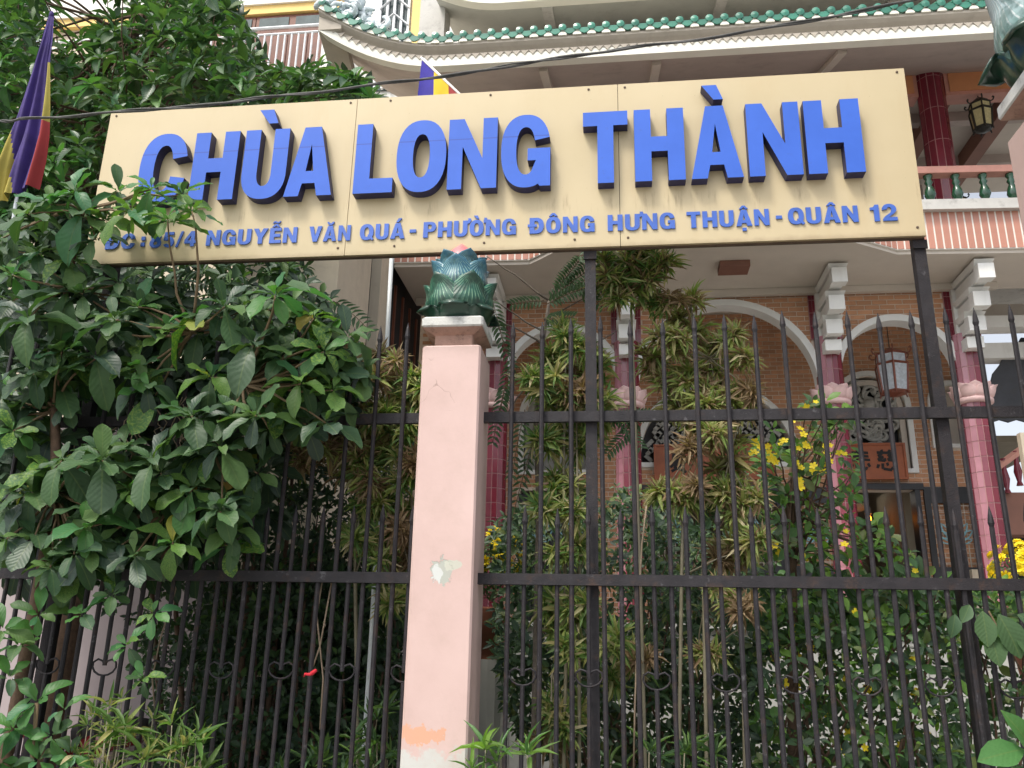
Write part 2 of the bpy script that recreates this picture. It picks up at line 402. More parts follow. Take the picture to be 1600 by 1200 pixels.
# columns
CX = [-1.74, .18, 3.03, 4.9]
def column_mesh(r, z0, z1, hues, row=.2, n=14, inset=.006):
    b = MB(); core = [(r-.008, z0), (r-.008, z1)]
    b.lathe(core, n*2, mi=3)
    nr = max(1, int((z1-z0)/row)); hh = (z1-z0)/nr
    for k in range(n):
        a0 = 2*math.pi*(k+.07)/n-math.pi/2; a1 = 2*math.pi*(k+.93)/n-math.pi/2
        for q in range(nr):
            za, zb = z0+q*hh+inset, z0+(q+1)*hh-inset
            P = lambda a, rr, z: (rr*math.cos(a), rr*math.sin(a), z)
            vs = [P(a0, r-.01, za), P(a1, r-.01, za), P(a1, r-.01, zb), P(a0, r-.01, zb), P(a0, r, za), P(a1, r, za), P(a1, r, zb), P(a0, r, zb)]
            b.add(vs, [(4, 5, 6, 7), (0, 1, 5, 4), (1, 2, 6, 5), (2, 3, 7, 6), (3, 0, 4, 7)], hues(k))
    return b
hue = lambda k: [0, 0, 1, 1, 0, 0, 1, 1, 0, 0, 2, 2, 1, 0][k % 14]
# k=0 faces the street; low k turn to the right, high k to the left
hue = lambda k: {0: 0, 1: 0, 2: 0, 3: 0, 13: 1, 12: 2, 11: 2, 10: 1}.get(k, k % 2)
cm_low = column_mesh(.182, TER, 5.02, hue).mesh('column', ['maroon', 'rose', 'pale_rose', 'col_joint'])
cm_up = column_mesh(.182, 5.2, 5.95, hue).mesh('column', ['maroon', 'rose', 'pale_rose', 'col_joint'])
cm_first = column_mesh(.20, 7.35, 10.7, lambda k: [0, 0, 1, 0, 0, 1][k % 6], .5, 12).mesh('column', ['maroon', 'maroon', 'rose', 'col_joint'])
def petal(mb, phi, prof, hw, curl=.35, t=.012, nu=6, nv=8, c=(0, 0, 0), wexp=.75, mi=0, ridge=0.):
    """one curved petal; prof: list of (radius, z); hw: half width"""
    pv = np.array(prof); tt = np.linspace(0, 1, len(prof)); outer = []; uv = []
    d = np.array([math.cos(phi), math.sin(phi), 0]); l = np.array([-math.sin(phi), math.cos(phi), 0])
    for i in range(nv+1):
        v = i/nv; r = np.interp(v, tt, pv[:, 0]); z = np.interp(v, tt, pv[:, 1])
        w_ = hw*(max(0, 1-(max(0, v-.35)/.65)**2.9))**.55*(.55+.45*min(1, v/.35))
        for j in range(nu+1):
            u = j/nu*2-1
            p = np.array(c)+d*(r-curl*u*u*w_)+l*u*w_+np.array([0, 0, z-.10*u*u*w_*(v > .5)])
            outer.append(p); uv.append((.5+.5*u, v))
    inner = [p-d*t*(1-.5*(i//(nu+1))/nv) for i, p in enumerate(outer)]
    N = len(outer); st = nu+1; o = len(mb.v); fs = []
    for i in range(nv):
        for j in range(nu):
            a = i*st+j; fs.append((a, a+1, a+st+1, a+st)); fs.append((N+a, N+a+st, N+a+st+1, N+a+1))
        fs.append((i*st, (i+1)*st, N+(i+1)*st, N+i*st)); a = i*st+nu; fs.append((a, N+a, N+a+st, a+st))
    for j in range(nu):
        a = nv*st+j; fs.append((a, a+1, N+a+1, N+a)); fs.append((j, N+j, N+j+1, j+1))
    if mb.uv is None: mb.uv = []
    mb.add(outer+inner, fs, mi); mb.uv += uv+uv
    return mb
def petal_mesh(prof, hw, m, **kw):
    b = petal(MB(), 0, prof, hw, **kw); me = b.mesh('petal', m, True); fixn(me); return me
cp1 = petal_mesh([(.20, -.01), (.26, .03), (.285, .09), (.30, .15), (.325, .18)], .11, 'lotus_pink', curl=.5, t=.02)
cp2 = petal_mesh([(.20, .0), (.24, .06), (.26, .13), (.27, .19), (.28, .22)], .10, 'lotus_pink', curl=.5, t=.02)
for ci, X in enumerate(CX):
    cl = link('column', cm_low, temple); cl.location = (X, YA, 0)
    cu = link('upper_column', cm_up, temple); cu.location = (X, YA, 0)
    # red tiled pilaster strips flanking the bracket on the brick face
    for s in (-1, 1):
        b = MB()
        for q in range(4):
            z0 = 5.95+q*.2; b.box(X+s*.17-.045, X+s*.17-.002, YA-.03, YA+.02, z0, z0+.19, 0); b.box(X+s*.17+.002, X+s*.17+.045, YA-.03, YA+.02, z0, z0+.19, 0)
        b.box(X+s*.17-.05, X+s*.17+.05, YA-.022, YA+.03, 5.94, SOF, 1)
        b.build('pilaster_tile', ['maroon', 'col_joint'], temple)
    cap = MB().lathe([(.19, -.06), (.245, -.05), (.25, .0), (.21, .03), (.2, .2)], 20, (X, YA, 5.0)).build('lotus_capital', 'lotus_pink', temple, True)
    for k in range(8):
        o = link('petal', cp1, cap); o.location = (X, YA, 5.0); o.rotation_euler.z = 2*math.pi*k/8+.2
        o = link('petal', cp2, cap); o.location = (X, YA, 5.0); o.rotation_euler.z = 2*math.pi*(k+.5)/8+.2
    # stepped white bracket arms
    br = box_part('bracket', 'white_paint', temple, X-.13, X+.13, YA-.10, YA+.05, 5.64, SOF-.002)
    for (zc, yf, wd) in ((6.52, 11.02, .10), (6.23, 11.28, .105), (5.97, 11.52, .11)):
        b = MB(); b.box(X-wd, X+wd, yf, yf+.16, zc-.11, zc+.10); b.box(X-wd+.02, X+wd-.02, yf+.16, YA-.1, zc-.09, zc+.08)
        b.add([(X-wd*1.05, yf+.12, zc+.10), (X+wd*1.05, yf+.12, zc+.10), (X+wd*1.05, YA-.1, zc+.10), (X-wd*1.05, YA-.1, zc+.10),
               (X-wd*1.3, yf+.02, zc+.17), (X+wd*1.3, yf+.02, zc+.17), (X+wd*1.3, YA-.1, zc+.17), (X-wd*1.3, YA-.1, zc+.17)],
              [(0, 3, 2, 1), (4, 5, 6, 7), (0, 1, 5, 4), (1, 2, 6, 5), (2, 3, 7, 6), (3, 0, 4, 7)])
        b.build('bracket_arm', 'white_paint', br)
    MB().box(X-.11, X+.11, YA-.34, YA-.1, 5.66, 5.82).build('bracket_foot', 'white_paint', br)
# arcade spandrel: mortar backing with arch openings, bricks proud of it, white archivolts
bays = [(-1.74, .18, .80, 5.40), (.18, 3.03, 1.265, 5.24), (3.03, 4.9, .785, 5.42)]
arc = MB()
for (xa, xb, ra, zs) in bays:
    xc = (xa+xb)/2; n = 24; pts = [(xc+ra*math.cos(math.pi*(1-i/n)), zs+ra*math.sin(math.pi*(1-i/n))) for i in range(n+1)]
    pts = [(xa, 5.05), (pts[0][0], 5.05)]+pts+[(pts[-1][0], 5.05), (xb, 5.05), (xb, SOF-.003), (xa, SOF-.003)]
    arc.prism(pts, [], 0, .14, xz(YA+.012))
arcade = arc.build('arcade_wall', 'mortar', temple)
fixn(arcade.data)
def brick_mesh(l):
    h, d, c = .061/2, .009, .003; l = l/2
    return MB().add([(-l, 0, -h), (l, 0, -h), (l, 0, h), (-l, 0, h), (-l, -d+c, -h), (l, -d+c, -h), (l, -d+c, h), (-l, -d+c, h),
                     (-l+c, -d, -h+c), (l-c, -d, -h+c), (l-c, -d, h-c), (-l+c, -d, h-c)],
                    [(0, 1, 5, 4), (1, 2, 6, 5), (2, 3, 7, 6), (3, 0, 4, 7), (4, 5, 9, 8), (5, 6, 10, 9), (6, 7, 11, 10), (7, 4, 8, 11), (8, 9, 10, 11)])
brick_me = brick_mesh(.2).mesh('brick', 'brick')
PZ, PX = .074, .212
cand = []
for row in range(23):
    z0 = 5.06+row*PZ; zb = z0; 
    if z0+.062 > SOF-.01: break
    off = (row % 2)*PX/2
    for (xa, xb, ra, zs) in bays:
        xc = (xa+xb)/2; rm = ra+.03; dz = max(0, zb-zs); half = math.sqrt(rm*rm-dz*dz) if dz < rm else 0
        if half == 0 and dz < rm: half = .01
        segs = [(xa+.215, xc-half), (xc+half, xb-.215)] if half > 0 else [(xa+.215, xb-.215)]
        for (s0, s1) in segs:
            x = math.floor((s0-off)/PX)*PX+off
            while x < s1:
                a, b_ = max(x, s0), min(x+PX-.012, s1)
                if b_-a > .03: cand.append(((a+b_)/2, z0+.031, b_-a))
                x += PX
cand.sort(key=lambda c: -c[2]*(1.0 if c[0] > -.9 else .5))
for (x, z, l) in cand[:300]:
    o = link('brick', brick_me, arcade); o.location = (x, YA+.012+rng.uniform(-.0025, .0025), z); o.scale.x = l/.2
rest = MB()
for (x, z, l) in cand[300:]:
    t = brick_mesh(l); rest.add([(v[0]+x, v[1]+YA+.012, v[2]+z) for v in t.v], t.f)
if rest.v: stuff(rest.build('bricks', 'brick', arcade))
for (xa, xb, ra, zs) in bays:
    xc = (xa+xb)/2; b = MB(); n = 32
    P = lambda r, a, y: (xc+r*math.cos(a), y, zs+r*math.sin(a))
    sec = [(ra-.01, YA-.05), (ra+.085, YA-.05), (ra+.085, YA+.03), (ra-.01, YA+.2)]
    vs = []
    for i in range(n+1):
        a = math.pi*i/n; vs += [P(r, a, y) for r, y in sec]
    zz = 5.06
    vs = [(xc+sec[j][0], sec[j][1], zz) for j in range(4)]+vs+[(xc-sec[j][0], sec[j][1], zz) for j in range(4)]
    k = n+3
    b.add(vs, [(i*4+j, i*4+(j+1) % 4, (i+1)*4+(j+1) % 4, (i+1)*4+j) for i in range(k-1) for j in range(4)])
    me = b.mesh('arch_trim', 'arch_white'); fixn(me); link('arch_trim', me, temple)
# inner wall with openings
iw = MB()
def arch_poly(x0, x1, z0, zs, n=14):
    xc, r = (x0+x1)/2, (x1-x0)/2
    return [(x0, z0), (x1, z0)]+[(xc+r*math.cos(math.pi*i/n), zs+r*.95*math.sin(math.pi*i/n)) for i in range(n+1)]
wins = [(.42, 2.88, 4.62, 4.75), (3.62, 4.72, 4.5, 5.55), (5.15, 5.75, 4.9, 5.6), (-1.55, -.45, 4.5, 5.45)]
doors = [(-1.6, -.4), (.55, 2.75), (3.62, 4.72)]
holes = [arch_poly(*w_) for w_ in wins]+[[(a, TER+.001), (b_, TER+.001), (b_, 4.16), (a, 4.16)] for a, b_ in doors]
iw.prism([(-4.5, TER), (5.95, TER), (5.95, 7.255), (-4.5, 7.255)], holes, 0, .22, xz(YI))
inner = iw.build('inner_wall', 'mortar', temple); fixn(inner.data)
bb = MB()
for row in range(75):
    z0 = TER+.02+row*PZ
    if z0 > 7.2: break
    off = (row % 2)*PX/2
    x = -3.2+off-PX
    while x < 5.7:
        segs = [(x, x+PX-.012)]
        for (x0, x1, wz, zs) in wins:
            xc, r = (x0+x1)/2, (x1-x0)/2+.05
            if z0+.06 < wz-.06: continue
            dz = max(0, z0-zs); rz = r*.97
            if dz >= rz: continue
            h = r*math.sqrt(max(0, 1-(dz/rz)**2)); ns = []
            for a, b_ in segs:
                if a < xc-h: ns.append((a, min(b_, xc-h)))
                if b_ > xc+h: ns.append((max(a, xc+h), b_))
            segs = ns
        for (x0, x1) in doors:
            if z0 > 4.2: continue
            ns = []
            for a, b_ in segs:
                if a < x0-.06: ns.append((a, min(b_, x0-.06)))
                if b_ > x1+.06: ns.append((max(a, x1+.06), b_))
            segs = ns
        for a, b_ in segs:
            if b_-a > .025:
                t = brick_mesh(b_-a); bb.add([(v[0]+(a+b_)/2, v[1]+YI, v[2]+z0+.031) for v in t.v], t.f)
        x += PX
stuff(bb.build('bricks', 'brick', inner))
# window surrounds
def surround(x0, x1, z0, zs, wd, m, y0, y1, parent, name='window_frame'):
    o_ = arch_poly(x0-wd, x1+wd, z0-wd*.8, zs, 18); i_ = arch_poly(x0, x1, z0, zs, 18)
    b = MB().prism(o_, [i_], 0, y1-y0, xz(y0)); me = b.mesh(name, m); fixn(me); return link(name, me, parent)
# big fretwork window
wf = surround(.42, 2.88, 4.62, 4.75, .10, 'arch_white', YI-.06, YI+.2, temple)
def lattice(x0, x1, z0, zs, s, y, parent, m='relief'):
    """fret of stepped diagonal bars"""
    b = MB(); r = (x1-x0)/2; xc = (x0+x1)/2; t = s*.33
    def inside(x, z):
        if not (x0+.03 < x < x1-.03 and z > z0+.02): return False
        return z < zs or ((x-xc)/r)**2+((z-zs)/(r*.95))**2 < .93
    c45 = math.sqrt(.5)
    for i in range(-40, 41):
        for j in range(-40, 41):
            for (u0, v0, du, dv) in (((i*2)*s, (j*2)*s, 1.5*s, 0), ((i*2+.75)*s, (j*2-.4)*s, 0, 1.5*s), ((i*2+1)*s, (j*2+1)*s, 1.1*s, 0), ((i*2+.1)*s, (j*2+.6)*s, 0, .9*s)):
                P = lambda u, v: (xc+(u-v)*c45, 5.2+(u+v)*c45)
                a, e = P(u0, v0), P(u0+du, v0+dv)
                if not (inside(*a) and inside(*e)): continue
                nx, nz = -(e[1]-a[1]), e[0]-a[0]; L = math.hypot(nx, nz); nx, nz = nx/L*t, nz/L*t
                q = [(a[0]+nx, a[1]+nz), (a[0]-nx, a[1]-nz), (e[0]-nx, e[1]-nz), (e[0]+nx, e[1]+nz)]
                b.add([(p[0], y, p[1]) for p in q]+[(p[0], y+.05, p[1]) for p in q], [(0, 1, 2, 3), (0, 4, 5, 1), (1, 5, 6, 2), (2, 6, 7, 3), (3, 7, 4, 0)])
    return b.build('fretwork', m, parent)
lattice(.45, 2.85, 4.62, 4.75, .10, YI+.06, wf)
box_part('window_backing', 'lattice_back', wf, .3, 3.0, YI+.225, YI+.24, 4.5, 6.1)
# relief window (carved scrolls)
wr = surround(3.62, 4.72, 4.5, 5.55, .085, 'arch_white', YI-.06, YI+.2, temple)
surround(3.72, 4.62, 4.5, 5.5, .09, 'soffit', YI+.02, YI+.18, wr, 'inner_frame')
rel = MB(); rr_ = random.Random(5)
for k in range(120):
    x = rr_.uniform(3.7, 4.64); z = rr_.uniform(4.85, 5.95)
    if z > 5.5 and ((x-4.17)/.5)**2+((z-5.5)/.5)**2 > .85: continue
    n = 14; tw = rr_.uniform(2.5, 5.5)*rr_.choice((-1, 1)); a = rr_.uniform(0, 6.28); L = rr_.uniform(.25, .5); pts = [Vector((x, YI+.07+rr_.uniform(-.03, .03), z))]
    for q in range(n):
        a += tw/n*(.4+1.4*q/n); pts.append(pts[-1]+Vector((math.cos(a)*L/n, rr_.uniform(-.004, .004), math.sin(a)*L/n)))
    pts = [p for p in pts if 3.66 < p.x < 4.68 and 4.6 < p.z < 6.0]
    if len(pts) > 4: rel.tube(pts, [max(.008, .034*math.sin(math.pi*(i+1.2)/(len(pts)+1.4))) for i in range(len(pts))], 6)
rel.lathe([(.01, -.1), (.08, -.07), (.105, 0), (.08, .07), (.01, .1)], 12, (4.17, YI+.06, 5.6))
rel.build('relief_carving', 'relief', wr, True)
box_part('window_backing', 'door_black', wr, 3.5, 4.85, YI+.225, YI+.24, 4.4, 6.2)
w3 = surround(5.15, 5.75, 4.9, 5.6, .08, 'arch_white', YI-.06, YI+.2, temple); box_part('window_backing', 'soffit', w3, 5.05, 5.85, YI+.225, YI+.24, 4.8, 6.0)
w4 = surround(-1.55, -.45, 4.5, 5.45, .09, 'arch_white', YI-.06, YI+.2, temple); box_part('window_backing', 'relief', w4, -1.65, -.35, YI+.225, YI+.24, 4.4, 6.1)
# doors: dark frames and leaves with blue lotus grilles
def lotus_motif(cx, z, s, y, parent):
    b = MB()
    for sx in (-1, 1):
        for (a0, L, wd) in ((78, 1.0, .12), (58, .95, .13), (36, .85, .14), (8, .62, .12)):
            a = R(a0); d = Vector((math.cos(a)*sx, 0, math.sin(a))); nn = Vector((-d.z, 0, d.x)); p0 = Vector((cx+sx*.05*s, y, z-.25*s)); pts = []
            for i in range(13):
                t = i/12; bow = math.sin(math.pi*(t*2 if t < .5 else 2-2*t)/2)
                u = t*2 if t <= .5 else 2-t*2; side = 1 if t <= .5 else -1
                pts.append(p0+d*(u*L*s)+nn*(side*wd*s*math.sin(math.pi*min(u, 1))))
            b.tube(pts, .011, 4)
    return b.build('lotus_motif', 'lotus_blue', parent)
def door_leaf(x0, x1, y, parent, motif=True, z1=4.1):
    b = MB(); b.box(x0, x0+.09, y, y+.05, TER, z1); b.box(x1-.09, x1, y, y+.05, TER, z1); b.box(x0+.09, x1-.09, y+.002, y+.048, z1-.16, z1); b.box(x0+.09, x1-.09, y+.002, y+.048, TER, 2.95)
    d = b.build('door_leaf', 'door_black', parent)
    gb = MB()
    for i in range(1, 6): xx = x0+.09+(x1-x0-.18)*i/6; gb.box(xx-.006, xx+.006, y+.02, y+.032, 2.95, z1-.16)
    for zz in (3.0, 3.1, z1-.3, z1-.2): gb.box(x0+.09, x1-.09, y+.033, y+.042, zz-.006, zz+.006)
    gb.build('grille', 'eave_grey', d)
    if motif: lotus_motif((x0+x1)/2, 3.42, .36, y-.01, d)
    return d
dj = MB(); dj.box(3.56, 3.64, YI-.05, YI+.2, TER, 4.16); dj.box(4.70, 4.78, YI-.05, YI+.2, TER, 4.16); dj.box(3.5, 4.84, YI-.06, YI+.2, 4.161, 4.26)
dj.build('door_frame', 'door_black', temple)
MB().box(4.84, 5.7, YI-.055, YI-.02, 4.10, 4.2).build('door_header', 'door_black', temple)
door_leaf(4.82, 5.58, YI-.10, temple)
MB().box(2.66, 3.56, YI-.055, YI-.02, 4.10, 4.2).build('door_header', 'door_black', temple)
door_leaf(2.68, 3.5, YI-.10, temple)
MB().box(.4, 2.62, YI-.055, YI-.02, 4.12, 4.24).build('door_header', 'door_black', temple)
door_leaf(.50, 1.2, YI-.02, temple); door_leaf(1.95, 2.66, YI-.02, temple)
door_leaf(-1.62, -1.0, YI-.02, temple); door_leaf(-.98, -.38, YI-.02, temple)
# room behind the doors
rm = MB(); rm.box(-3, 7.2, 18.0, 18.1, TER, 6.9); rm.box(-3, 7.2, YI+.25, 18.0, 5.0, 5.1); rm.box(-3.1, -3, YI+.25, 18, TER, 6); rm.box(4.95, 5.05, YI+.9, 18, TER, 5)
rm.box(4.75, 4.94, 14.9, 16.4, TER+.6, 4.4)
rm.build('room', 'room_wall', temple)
# side end wall of the veranda (left) and ceiling over it
MB().box(-4.5, 5.95, YA+.175, YI+.3, 7.26, 7.30).build('veranda_ceiling', 'soffit', temple)

# balcony slab, plan with projecting middle
plan = [(-3.06, 10.75), (-1.15, 10.80), (-.75, 10.42), (3.05, 10.42), (3.75, 10.86), (8.2, 11.05)]
def fascia_strip(z0, z1, y_off, th, m, parent, name, close=3.0):
    b = MB()
    outer = [(x, y+y_off) for x, y in plan]; 
    poly = outer+[(8.2, YA+close), (-3.06, YA+close)]
    b.prism(poly, [], z0, z1, lambda x, y, d: (x, y, d)); me = b.mesh(name, m); fixn(me); return link(name, me, parent)
slab = fascia_strip(SOF, 7.30, .03, 0, 'soffit', temple, 'balcony_slab', .16)
band = fascia_strip(SOF+.05, 7.31, -.006, 0, 'tile_joint', temple, 'fascia_band', .1)
ledge = fascia_strip(7.312, 7.46, -.10, 0, 'ledge', temple, 'balcony_ledge')
ft = MB().box(-.039, .039, -.012, .012, 0, .56).mesh('fascia_tile', 'fascia_tile')
for i in range(len(plan)-1):
    a, b_ = Vector(plan[i]), Vector(plan[i+1]); L = (b_-a).length; n = max(1, int(L/.1)); an = math.atan2(b_.y-a.y, b_.x-a.x)
    for k in range(n):
        p = a+(b_-a)*((k+.5)/n); o = link('fascia_tile', ft, band); o.location = (p.x, p.y, SOF+.06); o.rotation_euler.z = an
        if p.x > 6.0: break
# soffit moulding: beige band along the wall head
MB().box(-3.0, 5.4, YA-.12, YA-.03, SOF-.10, SOF-.004).build('cornice', 'soffit', temple)
MB().box(1.45, 1.85, 10.9, 11.2, SOF-.09, SOF-.002).build('soffit_lamp', 'beam_brown', temple)
# balustrade on the right
balu_me = MB().lathe([(.055, 0), (.055, .03), (.03, .05), (.045, .1), (.075, .17), (.06, .25), (.032, .32), (.055, .36), (.035, .4), (.06, .44), (.06, .47)], 12).mesh('baluster', 'glaze_green', True)
for k in range(-9, 14):
    x = 3.95+k*.36
    yy = np.interp(x, [p[0] for p in plan], [p[1] for p in plan])+.1
    o = link('baluster', balu_me, temple); o.location = (x, yy, 7.46)
hr = MB()
for i in range(len(plan)-1):
    (x0, y0), (x1, y1) = plan[i], plan[i+1]
    if x0 < -2: continue
    hr.add([(x0, y0+.02, 7.93), (x1, y1+.02, 7.93), (x1, y1+.18, 7.93), (x0, y0+.18, 7.93), (x0, y0+.02, 8.03), (x1, y1+.02, 8.03), (x1, y1+.18, 8.03), (x0, y0+.18, 8.03)],
           [(0, 3, 2, 1), (4, 5, 6, 7), (0, 1, 5, 4), (1, 2, 6, 5), (2, 3, 7, 6), (3, 0, 4, 7)])
hr.build('handrail', 'pink_rail', temple)
# first floor: columns, beam, back wall, ceiling beams
for X in (-1.6, .3, 3.05, 4.92, 7.2):
    o = link('balcony_column', cm_first, temple); o.location = (X, YA, 0)
    MB().box(X-.24, X+.24, YA-.24, YA+.24, 10.62, 10.8).build('column_head', 'maroon', temple)
for (x0, x1) in ((-1.4, .1), (.5, 2.85), (3.25, 4.72), (5.12, 7.0)):
    b = MB().box(x0, x1, YA-.06, YA+.2, 9.86, 10.3, 1); b.box(x0+.06, x1-.06, YA-.075, YA-.05, 9.92, 10.24, 0); b.build('beam', ['orange_beam', 'pink_rail'], temple)
MB().box(-3, 6.0, 15.6, 15.8, 7.3, 11.2).build('balcony_wall', 'soffit_brown', temple)
MB().box(-3, 8.4, YA+.21, 16, 10.4, 10.55).build('balcony_ceiling', 'soffit', temple)
for x in (1.2, 4.2, 5.2, 6.3): MB().box(x, x+.22, YA+.22, 15.6, 10.1, 10.402).build('ceiling_beam', 'beam_brown', temple)
for y in (13.2, 14.6): MB().box(-3, 8.2, y, y+.16, 10.22, 10.401).build('ceiling_beam', 'soffit_brown', temple)
# ---------------- lower eave, curling up at the left corner
EX0, EX1 = -4.15, 8.0
def upc(x, k=1.0): return .62*k*max(0, (-2.3-x)/1.85)**2.1
def sweep(name, m, sec, parent, x0=EX0, x1=EX1, n=60, fn=upc, dz=0):
    b = MB(); k = len(sec); xs = [x0+(x1-x0)*(i/n)**1.6 for i in range(n+1)]
    for x in xs:
        b.v += [(x-(.35*fn(x) if zz > -1 else 0)*0, y-.25*fn(x), z+dz+fn(x)) for (y, z), zz in zip(sec, [0]*k)]
    b.f = [(i*k+j, i*k+(j+1) % k, (i+1)*k+(j+1) % k, (i+1)*k+j) for i in range(n) for j in range(k)]+[tuple(range(k)), tuple(range(n*k, n*k+k))]
    b.mi = [0]*len(b.f); me = b.mesh(name, m); fixn(me); return link(name, me, parent)
EY = 10.0
lower = sweep('lower_eave', 'eave_white', [(EY, 9.43), (EY+.14, 9.43), (EY+.14, 9.57), (EY, 9.57)], temple)
sweep('eave_cove', 'eave_grey', [(EY+.03, 9.572), (EY+.14, 9.572), (EY+.14, 9.76), (EY-.06, 9.76), (EY-.06, 9.72), (EY-.02, 9.68), (EY+.03, 9.64)], lower)
sweep('eave_soffit', 'soffit_brown', [(EY+.12, 9.45), (YA+1.2, 10.80), (YA+1.2, 10.86), (EY+.12, 9.56)], lower)
sweep('roof_bed', 'eave_grey', [(EY-.05, 9.765), (EY+.2, 9.80), (YA+1.6, 11.35), (YA+1.6, 11.25), (EY+.14, 9.765)], lower)
# sawtooth trim
stm = MB().add([(-.055, 0, 0), (.055, 0, 0), (0, 0, -.07), (-.055, .02, 0), (.055, .02, 0), (0, .02, -.07)], [(0, 2, 1), (0, 3, 5, 2), (2, 5, 4, 1), (0, 1, 4, 3)])
st = MB(); x = EX0+.1
while x < 5.8:
    u = upc(x); st.add([(v[0]+x, v[1]+EY-.012-.25*u, v[2]+9.60+u) for v in stm.v], stm.f); x += .115
stuff(st.build('sawtooth_trim', 'eave_grey', lower))
# tile ends: round caps and drip tiles, one by one
disc = MB()
disc.add([(.054*math.cos(2*math.pi*i/12), 0, .054*math.sin(2*math.pi*i/12)) for i in range(12)]+[(.054*math.cos(2*math.pi*i/12), .30, .054*math.sin(2*math.pi*i/12)+.16) for i in range(12)]+[(0, -.012, 0)],
         [(i, (i+1) % 12, 12+(i+1) % 12, 12+i) for i in range(12)]+[(24, (i+1) % 12, i) for i in range(12)])
disc = disc.mesh('round_tile', 'roof_green')
dp = [(-.09, .03), (-.07, -.02), (-.035, -.05), (0, -.062), (.035, -.05), (.07, -.02), (.09, .03)]
drip = MB().prism(dp, [], 0, .02, lambda x, y, d: (x, d, y)).mesh('drip_tile', 'roof_green'); fixn(drip)
scal = [(.06*math.cos(math.pi*i/8), .055*math.sin(math.pi*i/8)) for i in range(9)]
scal = MB().prism(scal, [], 0, .03, lambda x, y, d: (x, d, y)).mesh('scallop', 'eave_white'); fixn(scal)
x = EX0+.05; k = 0
while x < 5.9:
    u = upc(x); s = (upc(x+.01)-upc(x-.01))/.02
    o = link('round_tile', disc, lower); o.location = (x, EY-.10-.25*u, 9.875+u)
    o = link('drip_tile', drip, lower); o.location = (x+.1, EY-.09-.25*u, 9.83+u+s*.1); o.rotation_euler.y = -math.atan(s)
    o = link('scallop', scal, lower); o.location = (x, EY-.085-.25*u, 9.755+u); o.rotation_euler.y = -math.atan(s)
    x += .2 if u < .05 else .18
# eave left return (runs back to the wall)
b = MB(); u0 = upc(EX0)
for (x0, x1, z0, z1) in ((EX0, EX0+.2, 9.43, 9.78), (EX0+.2, EX0+.34, 9.43, 9.60)):
    ys = [(EY-.25*u0, u0), (EY+.6, u0*.5), (EY+1.3, u0*.12), (EY+3.0, 0)]
    for (ya, ua), (yb, ub) in zip(ys[:-1], ys[1:]):
        b.add([(x0, ya, z0+ua), (x1, ya, z0+ua), (x1, yb, z0+ub), (x0, yb, z0+ub), (x0, ya, z1+ua), (x1, ya, z1+ua), (x1, yb, z1+ub), (x0, yb, z1+ub)], [(0, 3, 2, 1), (4, 5, 6, 7), (0, 1, 5, 4), (1, 2, 6, 5), (2, 3, 7, 6), (3, 0, 4, 7)])
b.build('eave_return', 'eave_grey', lower)
# curled cloud ornament riding the corner
on = MB(); r2 = random.Random(11)
base = [at(512, 18, 9.9), at(530, 28, 9.95), at(548, 45, 10), at(565, 52, 10), at(585, 62, 10)]
for k in range(70):
    i = r2.random()*3.99; q = int(i); c = base[q].lerp(base[q+1], i-q)+Vector((r2.uniform(-.10, .12), r2.uniform(-.05, .25), r2.uniform(.12, .55*(1-i/5)+.2)))
    n = 9; a = r2.uniform(0, 6.28); tw = r2.uniform(2.5, 5)*r2.choice((-1, 1)); L = r2.uniform(.2, .38); pts = [c]
    for j in range(n): a += tw/n; pts.append(pts[-1]+Vector((math.cos(a)*L/n, r2.uniform(-.02, .02), math.sin(a)*L/n))); pts[-1].z = max(pts[-1].z, c.z-.08)
    on.tube(pts, [.012+.035*math.sin(math.pi*(j+.8)/(n+1.6)) for j in range(n+1)], 6)
on.build('corner_ornament', 'ornament', lower, True)
# upper storey and upper eave
MB().box(-2.3, 8, 13.3, 13.6, 11.2, 14.5).build('upper_wall', 'upper_wall', temple)
upper = sweep('upper_eave', 'eave_white', [(10.45, 10.84), (10.6, 10.84), (10.6, 11.08), (10.45, 11.08)], temple, -2.65, 8, fn=lambda x: .35*max(0, (-1.6-x)/1.2)**2)
sweep('upper_soffit', 'upper_wall', [(10.58, 10.86), (13.4, 11.9), (13.4, 11.96), (10.58, 10.95)], upper, -2.65, 8, fn=lambda x: .35*max(0, (-1.6-x)/1.2)**2)
for xx in (-1.0, 1.6, 4.2): MB().add([(xx, 10.6, 10.82), (xx+.16, 10.6, 10.82), (xx+.16, 13.3, 11.80), (xx, 13.3, 11.80), (xx, 10.6, 10.9), (xx+.16, 10.6, 10.9), (xx+.16, 13.3, 11.9), (xx, 13.3, 11.9)],
    [(0, 3, 2, 1), (4, 5, 6, 7), (0, 1, 5, 4), (1, 2, 6, 5), (2, 3, 7, 6), (3, 0, 4, 7)]).build('eave_rafter', 'ledge', upper)
for xx in (-1.0, .6, 3.1): MB().add([(xx, 10.3, 9.47), (xx+.12, 10.3, 9.47), (xx+.12, 12.9, 10.55), (xx, 12.9, 10.55), (xx, 10.3, 9.6), (xx+.12, 10.3, 9.6), (xx+.12, 12.9, 10.75), (xx, 12.9, 10.75)],
    [(0, 3, 2, 1), (4, 5, 6, 7), (0, 1, 5, 4), (1, 2, 6, 5), (2, 3, 7, 6), (3, 0, 4, 7)]).build('eave_rafter', 'soffit', lower)
MB().box(-2.95, -2.55, 10.9, 11.3, 9.9, 14).build('corner_post', 'ledge', temple)
